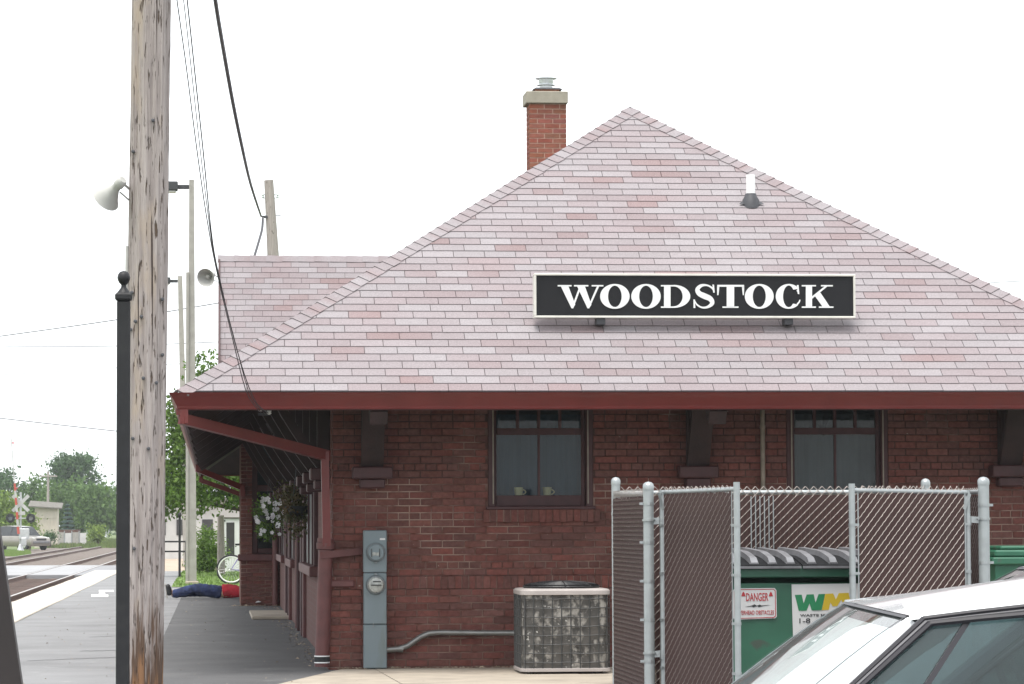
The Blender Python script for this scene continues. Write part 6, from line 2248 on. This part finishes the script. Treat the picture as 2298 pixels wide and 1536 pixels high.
# ================================================================== crossing signals, shed, far things
def crossing_signal(label, base, tilt, arm_l, group='crossing signals'):
    x, y, z = base
    s = thing('crossing_signal', label, 'crossing signal', base, group)
    MB().tube([(x, y, z), (x, y, z + 3.9)], .065, 10).build('mast', M['silver'], s, smooth=True)
    MB().lathe([(.26, 0), (.24, .1), (.10, .5), (.07, .55)], base, n=14).build('mast_base', M['silver'], s)
    for sg_ in (-1, 1):
        MB().bar((x - sg_ * .52, y - .09 - .012 * sg_, z + 2.68), (x + sg_ * .52, y - .09 - .012 * sg_, z + 3.70), .22, .02, up=(0, 1, 0)).build('crossbuck', M['armwhite'], s)
    MB().box(x - .30, x + .30, y - .10, y - .07, z + 2.43, z + 2.66).build('track_plate', M['armwhite'], s)
    MB().bar((x - .75, y - .05, z + 2.22), (x + .75, y - .05, z + 2.22), .07, .07).build('lamp_bar', M['silver'], s)
    for sx in (-.66, .66):
        l = MB().lathe([(.30, 0), (.30, .03), (.12, .04), (.12, .10), (0, .10)], (x + sx, y - .10, z + 2.22), (0, 1, 0), n=20).build('lamp', M['black'], s, smooth=True)
        MB().lathe([(.14, 0), (.14, -.02), (0, -.025)], (x + sx, y - .10, z + 2.22), (0, 1, 0), n=16).build('lens', M['lens'] if sx > 0 else M['metersteel'], l)
        MB().lathe([(.16, 0), (.17, -.28), (.16, -.28), (.15, 0)], (x + sx, y - .10, z + 2.22), (0, 1, .1), n=16).build('hood', M['black'], l)
    MB().cbox(x - .10, x + .55, y - .2, y + .3, z + .85, z + 1.55, .03).build('gate_motor', M['silver'], s)
    MB().cbox(x + .05, x + .40, y - .35, y - .21, z + .45, z + .95, .03).build('counterweight', M['silver'], s)
    # the raised arm, banded
    n_ = 14
    a0_ = Vector((x - .12, y - .25, z + 1.2))
    d_ = Vector((math.sin(tilt), 0, math.cos(tilt)))
    for i in range(n_):
        f0, f1 = i / n_, (i + 1) / n_
        w_ = (.13 if f0 < .45 else .05) * (1 - f0 * .5) + .03
        MB().bar(a0_ + d_ * arm_l * f0, a0_ + d_ * arm_l * f1, .03, w_, up=(1, 0, 0)).build('arm_band', M['signal_red' if i % 2 == 0 and i < 8 else 'armwhite'], s)
    for f0 in (.45, .9):
        q = a0_ + d_ * arm_l * f0
        MB().cbox(q.x + .04, q.x + .16, q.y - .05, q.y + .05, q.z - .05, q.z + .05, .01).build('arm_lamp', M['redthing'], s)
    return s
sb = gr(46, 1240, -.30)
crossing_signal('crossing signal with a raised gate arm in front of the tan vehicle', tuple(sb), R(-4.6), 6.6)
crossing_signal('farther crossing signal near the black post', tuple(gr(238, 1207, -.30)), R(-3), 5.2)
crossing_signal('crossing signal glimpsed between the utility pole and the lamp pole', tuple(gr(383, 1219, -.30)), R(5), .6)

SYd = 262.0
h0, h1 = at(78, 1140, SYd), at(129, 1212, SYd)
sh = thing('shed', 'small cream board shed with a grey overhanging roof by the trees', 'shed', ((h0.x + h1.x) / 2, SYd + 1, -.32))
MB().box(h0.x, h1.x, SYd, SYd + 2.2, -.32, h0.z - .02).build('wall', M['shedwall'], sh)
for i in range(6):
    x = h0.x + .35 + i * (h1.x - h0.x - .35) / 6
    MB().box(x, x + .05, SYd - .05, SYd - .001, -.3, at(100, 1163, SYd).z).build('batten', M['shedwall'], sh)
MB().box(h0.x + .25, h1.x, SYd - .06, SYd - .001, at(100, 1163, SYd).z, at(100, 1160, SYd).z + .05).build('ledger', M['shedwall'], sh)
b = MB()
b.add([(h0.x - .5, SYd - .45, h0.z + .06), (h1.x + .35, SYd - .45, h0.z - .12), (h1.x + .35, SYd + 2.5, h0.z + .3), (h0.x - .5, SYd + 2.5, h0.z + .5),
       (h0.x - .5, SYd - .45, h0.z + .16), (h1.x + .35, SYd - .45, h0.z - .02), (h1.x + .35, SYd + 2.5, h0.z + .4), (h0.x - .5, SYd + 2.5, h0.z + .6)],
      [(0, 3, 2, 1), (4, 5, 6, 7), (0, 1, 5, 4), (1, 2, 6, 5), (2, 3, 7, 6), (3, 0, 4, 7)])
b.build('roof', M['shedroof'], sh)
# grey yard fence right of the shed
g0, g1 = at(128, 1193, 275), at(194, 1216, 275)
yf = thing('yard_fence', 'low grey panel fence between the cream shed and the lime shrub', 'fence', ((g0.x + g1.x) / 2, 275, -.32))
for i in range(4):
    x0, x1 = g0.x + (g1.x - g0.x) * i / 4, g0.x + (g1.x - g0.x) * (i + 1) / 4
    MB().box(x0 + .05, x1 - .01, 274.98, 275.02, -.3, g0.z - .08 - .06 * (i % 2)).build('panel', M['palewall' if i % 2 else 'lampconc'], yf)
    MB().box(x0 - .04, x0 + .04, 274.94, 274.975, -.32, g0.z + .05).build('post', M['galv'], yf)
MB().box(g0.x, g0.x + 1.9, 275.3, 276.3, -.3, g0.z + .14).build('stacked_ties', M['rail'], yf)
# far utility pole among the trees
q = at(108, 1058, 288)
fu = thing('far_utility_pole', 'thin grey utility pole rising in front of the far trees', 'utility pole', (q.x, 288, -.32))
MB().tube([(q.x, 288, -.32), (q.x, 288, q.z)], [.15, .10], 8).build('pole', M['greywood'], fu)
MB().box(q.x - .8, q.x + .8, 287.85, 287.97, q.z - .5, q.z - .38).build('crossarm', M['greywood'], fu)

# ---- behind the station: building, rail, stake, cabinet, thin post
bd_ = thing('pale_building', 'long pale low building beyond the gravel, seen under the tree', 'building', (1, 168, -.3))
MB().box(-3.6, 9, 166, 172, -.3, 2.6).build('wall', M['palewall'], bd_)
MB().box(-3.8, 9.2, 165.6, 172.4, 2.6, 2.85).build('roof', M['shedroof'], bd_)
for x in (-3.0, -1.9, -.6, .8):
    MB().box(x, x + .55, 165.96, 165.999, .9, 1.7).build('window', M['darkpanel'], bd_)
rl = thing('railing', 'low black two-bar railing behind the thin black post', 'railing', (-1.4, 100.5, -.3))
ra, rb_ = at(366, 1217, 100.5), at(446, 1214, 100.5)
for (py) in (1216, 1238):
    zz = at(400, py, 100.5).z
    MB().box(ra.x - 1.0, rb_.x, 100.47, 100.53, zz - .025, zz + .025).build('bar', M['blackmetal'], rl)
for i in range(4):
    x = ra.x - .9 + i * .8
    MB().box(x - .03, x + .03, 100.44, 100.465, -.3, at(400, 1214, 100.5).z).build('post', M['blackmetal'], rl)
q = gr(403, 1298)
tp = thing('thin_black_post', 'thin black post with a small cap left of the tall lamp pole', 'post', (q.x, q.y, 0))
zt2 = at(403, 1160, q.y).z
MB().tube([(q.x, q.y, 0), (q.x, q.y, zt2)], .032, 10).build('shaft', M['blackmetal'], tp, smooth=True)
MB().lathe([(.04, 0), (.055, .02), (.05, .08), (.02, .11), (0, .115)], (q.x, q.y, zt2), n=12).build('cap', M['blackmetal'], tp, smooth=True)
WYs = 90.0
w0_, w1_ = at(487, 1157, WYs), at(504, 1250, WYs)
ws_ = thing('wooden_stake', 'weathered grey wooden stake between the bush and the white cabinet', 'post', ((w0_.x + w1_.x) / 2, WYs, 0))
MB().tube([((w0_.x + w1_.x) / 2 + .01, WYs, 0), ((w0_.x + w1_.x) / 2, WYs, w0_.z)], [.115, .09], 10).build('shaft', M['greywood'], ws_, smooth=True)
KY = 96.0
k0, k1 = at(496, 1164, KY), at(548, 1262, KY)
kb = thing('white_cabinet', 'white cabinet with a tall dark panel, behind the bicycle', 'cabinet', ((k0.x + k1.x) / 2, KY, 0))
MB().cbox(k0.x, k1.x, KY, KY + .6, 0, k0.z, .02).build('body', M['signwhite'], kb)
d0, d1 = at(508, 1173, KY), at(526, 1246, KY)
MB().cbox(d0.x, d1.x, KY - .015, KY - .001, d1.z, d0.z, .004).build('panel', M['darkpanel'], kb)
MB().box(k0.x - .04, k1.x + .04, KY - .04, KY + .64, k0.z + .001, k0.z + .04).build('cap', M['shedroof'], kb)
MB().cbox(k0.x + .05, k0.x + .13, KY - .03, KY - .001, k0.z - .09, k0.z - .05, .008).build('latch', M['black'], kb)

# ================================================================== hanging baskets under the eave
def basket(label, px, py, Y, w, h_, m_, flowers, seed):
    p = at(px, py, Y)
    r = random.Random(seed)
    bk = thing('hanging_basket', label, 'flower basket', p, group='flower baskets hanging under the eave')
    MB().lathe([(.05, -.10), (.13, -.06), (.155, .02), (.15, .02), (.12, -.05)], p, n=18).build('pot', M['tyre'], bk, smooth=True)
    b = MB()
    leaf_cloud(b, [(p.x, p.y, p.z + h_ * .12, w * .5, w * .5, h_ * .36), (p.x, p.y, p.z - h_ * .2, w * .40, w * .42, h_ * .32)], 1500, .05, r, fill=.3)
    b.build('foliage', M[m_], bk, fix=False)
    for i in range(3):
        a = i * 2.09
        MB().tube([(p.x + .14 * math.cos(a), p.y + .14 * math.sin(a), p.z), (p.x, p.y, p.z + h_ * .5 + .25)], .003, 4).build('chain', M['flash'], bk)
    MB().tube([(p.x, p.y, p.z + h_ * .5 + .25), (p.x, p.y, 2.55)], .005, 5).build('hook', M['flash'], bk)
    for i in range(flowers):
        fx = p.x + r.uniform(-.5, .5) * w
        fz = p.z + r.uniform(-.5, .48) * h_ * (1 - .3 * abs(fx - p.x) / w)
        fy = p.y - w * r.uniform(.40, .52)
        f = MB()
        s = r.uniform(.030, .048)
        ax = Vector((r.uniform(-.4, .4), -1, r.uniform(-.1, .5))).normalized()
        sdv = ax.orthogonal().normalized()
        for k in range(5):
            d_ = Matrix.Rotation(k * 2 * math.pi / 5, 3, ax) @ sdv
            e_ = ax.cross(d_)
            c_ = Vector((fx, fy, fz))
            f.quad(c_, c_ + d_ * s * .7 + e_ * s * .45 + ax * .008, c_ + d_ * s + ax * .004, c_ + d_ * s * .7 - e_ * s * .45 + ax * .008)
        f.build('blossom', M['petal'], bk, fix=False)
basket('hanging basket of white flowers in front of the bay window', 604, 1160, 50.5, .42, .66, 'leaf', 34, 61)
basket('hanging basket of dark brown-green foliage nearer the corner of the station', 668, 1140, 38.2, .36, .70, 'leaf_basket', 0, 62)

# ================================================================== bicycle
BYC = 76.0
wc = at(519, 1277, BYC)
bx, bzr = wc.x, .345
bk_ = thing('bicycle', 'purple bicycle with white rims standing on the grass behind the bay', 'bicycle', (bx + .5, BYC, 0))
def wheel(x):
    w = MB().tube([(x + .330 * math.cos(R(t)), BYC, bzr + .330 * math.sin(R(t))) for t in range(0, 361, 10)], .022, 8, caps=False).build('wheel', M['tyre'], bk_, smooth=True)
    MB().tube([(x + .298 * math.cos(R(t)), BYC, bzr + .298 * math.sin(R(t))) for t in range(0, 361, 10)], .017, 8, caps=False).build('rim', M['rimwhite'], w, smooth=True)
    s = MB()
    for k in range(20):
        a = R(k * 18)
        s.tube([(x, BYC + (.025 if k % 2 else -.025), bzr), (x + .29 * math.cos(a), BYC, bzr + .29 * math.sin(a))], .0025, 4)
    s.build('spokes', M['chrome'], w)
    MB().lathe([(.025, -.04), (.018, -.03), (.018, .03), (.025, .04)], (x, BYC, bzr), (0, 1, 0), n=12).build('hub', M['chrome'], w, smooth=True)
wheel(bx)
wheel(bx + 1.02)
rear, bb, stt, hd, frn = Vector((bx, BYC, bzr)), Vector((bx + .43, BYC, .30)), Vector((bx + .28, BYC, .80)), Vector((bx + .86, BYC, .82)), Vector((bx + 1.02, BYC, bzr))
f = MB()
for (a, c, r_) in ((rear, bb, .012), (rear, stt, .010), (bb, stt, .017), (bb, hd - Vector((0, 0, .08)), .019), (stt, hd, .016), (hd + Vector((-.02, 0, .06)), hd - Vector((-.02, 0, .08)), .021)):
    f.tube([a, c], r_, 8)
f.build('frame', M['purple'], bk_, smooth=True)
MB().tube([hd - Vector((-.02, 0, .06)), frn], .015, 8).build('fork', M['purple'], bk_, smooth=True)
MB().tube([stt, stt + Vector((-.03, 0, .13))], .013, 8).build('seat_post', M['chrome'], bk_)
b = MB()
b.add([(bx + .08, BYC - .09, .945), (bx + .08, BYC + .09, .945), (bx + .22, BYC + .06, .95), (bx + .38, BYC + .018, .94), (bx + .38, BYC - .018, .94), (bx + .22, BYC - .06, .95)] +
      [(bx + .10, BYC - .06, .90), (bx + .10, BYC + .06, .90), (bx + .22, BYC + .04, .905), (bx + .37, BYC + .01, .915), (bx + .37, BYC - .01, .915), (bx + .22, BYC - .04, .905)],
      [(0, 1, 2, 3, 4, 5), (11, 10, 9, 8, 7, 6)] + [(i, (i + 1) % 6, 6 + (i + 1) % 6, 6 + i) for i in range(6)])
b.build('saddle', M['tyre'], bk_)
MB().tube([(bx + .80, BYC - .28, .98), (bx + .86, BYC - .1, 1.0), (bx + .86, BYC + .1, 1.0), (bx + .80, BYC + .28, .98)], .012, 8).tube([hd, (bx + .85, BYC, 1.0)], .013, 8).build('handlebar', M['chrome'], bk_, smooth=True)
MB().lathe([(.09, -.006), (.095, 0), (.09, .006)], bb + Vector((0, -.05, 0)), (0, 1, 0), n=20).build('chainring', M['chrome'], bk_)
MB().tube([bb + Vector((0, -.07, 0)), bb + Vector((.09, -.08, -.14))], .010, 6).tube([bb + Vector((0, .07, 0)), bb + Vector((-.09, .08, .14))], .010, 6).build('crank', M['chrome'], bk_)

# ================================================================== person lying on the platform
def skin_mesh(name, joints, edges, m_, parent, sub=2, folds=0.0):
    """continuous body grown from a skeleton: joints {key: (pos, radius)}"""
    keys = list(joints)
    me = bpy.data.meshes.new(name)
    wp = world_of(parent) if parent else Vector()
    me.from_pydata([Vector(joints[k][0]) - wp for k in keys], [(keys.index(a), keys.index(b_)) for a, b_ in edges], [])
    o = bpy.data.objects.new(name, me)
    COL.objects.link(o)
    if parent: o.parent = parent
    md = o.modifiers.new('skin', 'SKIN')
    md.use_smooth_shade = True
    for i, k in enumerate(keys):
        r_ = joints[k][1]
        me.skin_vertices[0].data[i].radius = r_ if isinstance(r_, tuple) else (r_, r_)
    me.skin_vertices[0].data[0].use_root = True
    ss = o.modifiers.new('sub', 'SUBSURF')
    ss.levels = ss.render_levels = sub
    if folds:
        ss.levels = ss.render_levels = 4
        tx = bpy.data.textures.new('cloth_folds', 'CLOUDS')
        tx.noise_scale = .07
        dm = o.modifiers.new('folds', 'DISPLACE')
        dm.texture = tx
        dm.strength = folds
        dm.mid_level = .5
    me.materials.append(m_)
    return o
PY = 60.9
X0 = at(372, 1330, PY).x                # soles
def L(x, dy, z):
    return (X0 + x, PY + dy, z)
pr = thing('person', 'person in a red shirt and navy jeans lying on the platform beside the bay', 'person', L(.9, 0, 0))
J = {'pelvis': (L(.98, 0, .115), (.13, .10)), 'waist': (L(1.14, 0, .115), (.12, .095)), 'chest': (L(1.34, 0, .125), (.15, .11)), 'neckb': (L(1.50, 0, .125), (.07, .06)), 'head0': (L(1.58, 0, .13), (.06, .06)), 'head1': (L(1.68, 0, .125), (.085, .095)), 'head2': (L(1.77, 0, .12), (.06, .07)),
     'hipL': (L(.93, -.09, .11), .085), 'kneeL': (L(.53, -.13, .215), .062), 'calfL': (L(.36, -.14, .12), .06), 'ankL': (L(.14, -.15, .075), .042), 'toeL': (L(.03, -.19, .24), .03),
     'hipR': (L(.93, .09, .11), .085), 'kneeR': (L(.52, .12, .12), .062), 'calfR': (L(.35, .12, .10), .058), 'ankR': (L(.13, .12, .075), .042), 'toeR': (L(.05, .16, .23), .03),
     'shL': (L(1.43, -.16, .12), .065), 'elL': (L(1.62, -.33, .10), .045), 'wrL': (L(1.80, -.16, .07), .032), 'haL': (L(1.84, -.09, .06), .03),
     'shR': (L(1.43, .16, .12), .065), 'elR': (L(1.62, .33, .10), .045), 'wrR': (L(1.80, .16, .07), .032), 'haR': (L(1.84, .09, .06), .03)}
for s_, sy in (('L', -1), ('R', 1)):
    hx = Vector(J['ha' + s_][0])
    for q in range(4):
        off = Vector((-.012, (-.030 + .02 * q) * -sy, 0))
        J['f%d%s' % (q, s_)] = (tuple(hx + off + Vector((-.035, 0, .004))), .009)
        J['g%d%s' % (q, s_)] = (tuple(hx + off + Vector((-.068 + .006 * abs(q - 1), 0, -.012))), .008)
    J['th' + s_] = (tuple(hx + Vector((.0, -sy * .045, .0))), .010)
    J['tt' + s_] = (tuple(hx + Vector((-.03, -sy * .06, -.006))), .009)
E = [('pelvis', 'waist'), ('waist', 'chest'), ('chest', 'neckb'), ('neckb', 'head0'), ('head0', 'head1'), ('head1', 'head2'),
     ('pelvis', 'hipL'), ('hipL', 'kneeL'), ('kneeL', 'calfL'), ('calfL', 'ankL'), ('ankL', 'toeL'), ('pelvis', 'hipR'), ('hipR', 'kneeR'), ('kneeR', 'calfR'), ('calfR', 'ankR'), ('ankR', 'toeR'),
     ('chest', 'shL'), ('shL', 'elL'), ('elL', 'wrL'), ('wrL', 'haL'), ('chest', 'shR'), ('shR', 'elR'), ('elR', 'wrR'), ('wrR', 'haR')]
for s_ in 'LR':
    for q in range(4):
        E += [('ha' + s_, 'f%d%s' % (q, s_)), ('f%d%s' % (q, s_), 'g%d%s' % (q, s_))]
    E += [('ha' + s_, 'th' + s_), ('th' + s_, 'tt' + s_)]
skin_mesh('body', J, E, M['skin'], pr)
JJ = {'pelvis': (L(.99, 0, .135), (.16, .135)), 'waist': (L(1.10, 0, .13), (.145, .125)),
      'hipL': (L(.90, -.09, .135), .125), 'thL': (L(.72, -.11, .18), .115), 'kneeL': (L(.53, -.13, .205), .098), 'calfL': (L(.36, -.14, .145), .098), 'ankL': (L(.10, -.15, .09), .080),
      'hipR': (L(.90, .09, .135), .125), 'thR': (L(.72, .11, .14), .112), 'kneeR': (L(.52, .12, .135), .095), 'calfR': (L(.35, .12, .12), .095), 'ankR': (L(.09, .12, .085), .078)}
skin_mesh('jeans', JJ, [('pelvis', 'waist'), ('pelvis', 'hipL'), ('hipL', 'thL'), ('thL', 'kneeL'), ('kneeL', 'calfL'), ('calfL', 'ankL'), ('pelvis', 'hipR'), ('hipR', 'thR'), ('thR', 'kneeR'), ('kneeR', 'calfR'), ('calfR', 'ankR')], M['denim'], pr, folds=.028)
JS = {'hem': (L(1.02, 0, .142), (.168, .145)), 'waist': (L(1.10, 0, .14), (.165, .14)), 'belly': (L(1.22, 0, .145), (.165, .145)), 'chest': (L(1.36, 0, .145), (.175, .14)), 'neckb': (L(1.49, 0, .125), (.08, .07)),
      'shL': (L(1.43, -.16, .122), .078), 'upL': (L(1.50, -.24, .11), .065), 'shR': (L(1.43, .16, .122), .078), 'upR': (L(1.50, .24, .11), .065)}
skin_mesh('shirt', JS, [('hem', 'waist'), ('waist', 'belly'), ('belly', 'chest'), ('chest', 'neckb'), ('chest', 'shL'), ('shL', 'upL'), ('chest', 'shR'), ('shR', 'upR')], M['shirt'], pr, folds=.02)
skin_mesh('belt', {'a': (L(.975, 0, .14), (.166, .142)), 'b': (L(1.035, 0, .14), (.167, .143))}, [('a', 'b')], M['shoe'], pr)
for sy, k, ty in ((-1, 'L', -.19), (1, 'R', .16)):
    yy = -.155 if k == 'L' else .125
    sh_ = skin_mesh('shoe', {'heel': (L(.085, yy, .065), .064), 'mid': (L(.065, (yy + ty) / 2, .15), .06), 'ball': (L(.035, ty, .225), .056), 'toe': (L(.02, ty, .28), .04)}, [('heel', 'mid'), ('mid', 'ball'), ('ball', 'toe')], M['shoe'], pr)
    MB().bar(L(.026, yy, .02), L(-.012, ty, .285), .085, .018, up=(1, 0, 0)).build('sole', M['sole'], pr)
hh_ = Vector(L(1.715, 0, .115))
b = MB().lathe([(.0, -.075), (.05, -.07), (.092, -.02), (.10, .03), (.08, .075), (.0, .095)], hh_, (1, 0, -.35), n=16)
b.build('hair', M['hair'], pr, smooth=True)
MB().lathe([(0, -.02), (.012, -.01), (.016, .012), (.0, .03)], L(1.66, 0, .215), (0, 0, 1), n=8).build('nose', M['skin'], pr, smooth=True)
for sy in (-1, 1):
    MB().lathe([(0, -.012), (.02, -.004), (.026, .006), (.012, .014)], L(1.67, sy * .09, .13), (0, sy, 0), n=10).build('ear', M['skin'], pr, smooth=True)
    MB().lathe([(0, .006), (.010, .002), (.012, -.004)], L(1.685, sy * .034, .208), (0, 0, 1), n=8).build('eye', M['black'], pr, smooth=True)
MB().box(X0 + 1.612, X0 + 1.620, PY - .025, PY + .025, .198, .204).build('mouth', M['red'], pr)

# litter on the platform
for (px, py, lab) in ((580, 1360, 'small white paper scrap on the doorstep of the station'), (604, 1389, 'small white paper scrap on the asphalt below the doorstep')):
    q = gr(px, py)
    b = MB()
    z_ = .056 if py < 1370 else .006
    b.add([(q.x - .05, q.y - .10, z_), (q.x + .05, q.y - .08, z_ + .012), (q.x + .06, q.y + .1, z_), (q.x - .04, q.y + .08, z_ + .02), (q.x, q.y, z_ + .03)], [(0, 1, 4), (1, 2, 4), (2, 3, 4), (3, 0, 4)])
    tag(b.build('paper_scrap', M['signwhite']), lab, 'litter', 'paper scraps by the station')

# grit and dead leaves blown against the foot of the walls
b = MB()
r9 = random.Random(99)
def fleck(x, y, z, s):
    a = r9.uniform(0, 6.28)
    dx, dy = math.cos(a) * s, math.sin(a) * s
    b.quad((x - dx, y - dy, z), (x + dy * .5, y - dx * .5, z + s * r9.uniform(.2, .9)), (x + dx, y + dy, z + s * .2), (x - dy * .5, y + dx * .5, z + s * r9.uniform(0, .5)))
for i in range(260):
    fleck(r9.uniform(1.15, 3.2), YW - .03 - abs(r9.gauss(0, .07)), .012, r9.uniform(.006, .022))
for i in range(260):
    fleck(WL - .06 - abs(r9.gauss(0, .10)), r9.uniform(31, 55), .004, r9.uniform(.005, .022))
for i in range(160):
    fleck(BX + r9.uniform(-.15, .7), BY0 - .06 - abs(r9.gauss(0, .12)), .004, r9.uniform(.008, .03))
for i in range(260):
    fleck(r9.uniform(-2.7, 1.0), r9.uniform(27.5, 60), .004, r9.uniform(.004, .016))
stuff(tag(b.build('leaf_litter', M['dirt'], fix=False), 'dry leaves and grit scattered along the foot of the walls', 'litter'))

# ================================================================== thin summer haze over the whole place
hz = MB().box(-700, 700, -60, 900, -1.4, 14.5).build('haze', M['deck'])
hm = bpy.data.materials.new('haze_air')
hm.use_nodes = True
hn, hlk = hm.node_tree.nodes, hm.node_tree.links
hn.clear()
ho = hn.new('ShaderNodeOutputMaterial')
hv = hn.new('ShaderNodeVolumePrincipled')
hv.inputs['Color'].default_value = (.86, .90, .93, 1)
hv.inputs['Density'].default_value = .00030
hv.inputs['Anisotropy'].default_value = .2
hlk.new(hv.outputs[0], ho.inputs['Volume'])
hz.data.materials[0] = hm
stuff(tag(hz, 'thin pale haze softening the trees beyond the tracks', 'haze'))
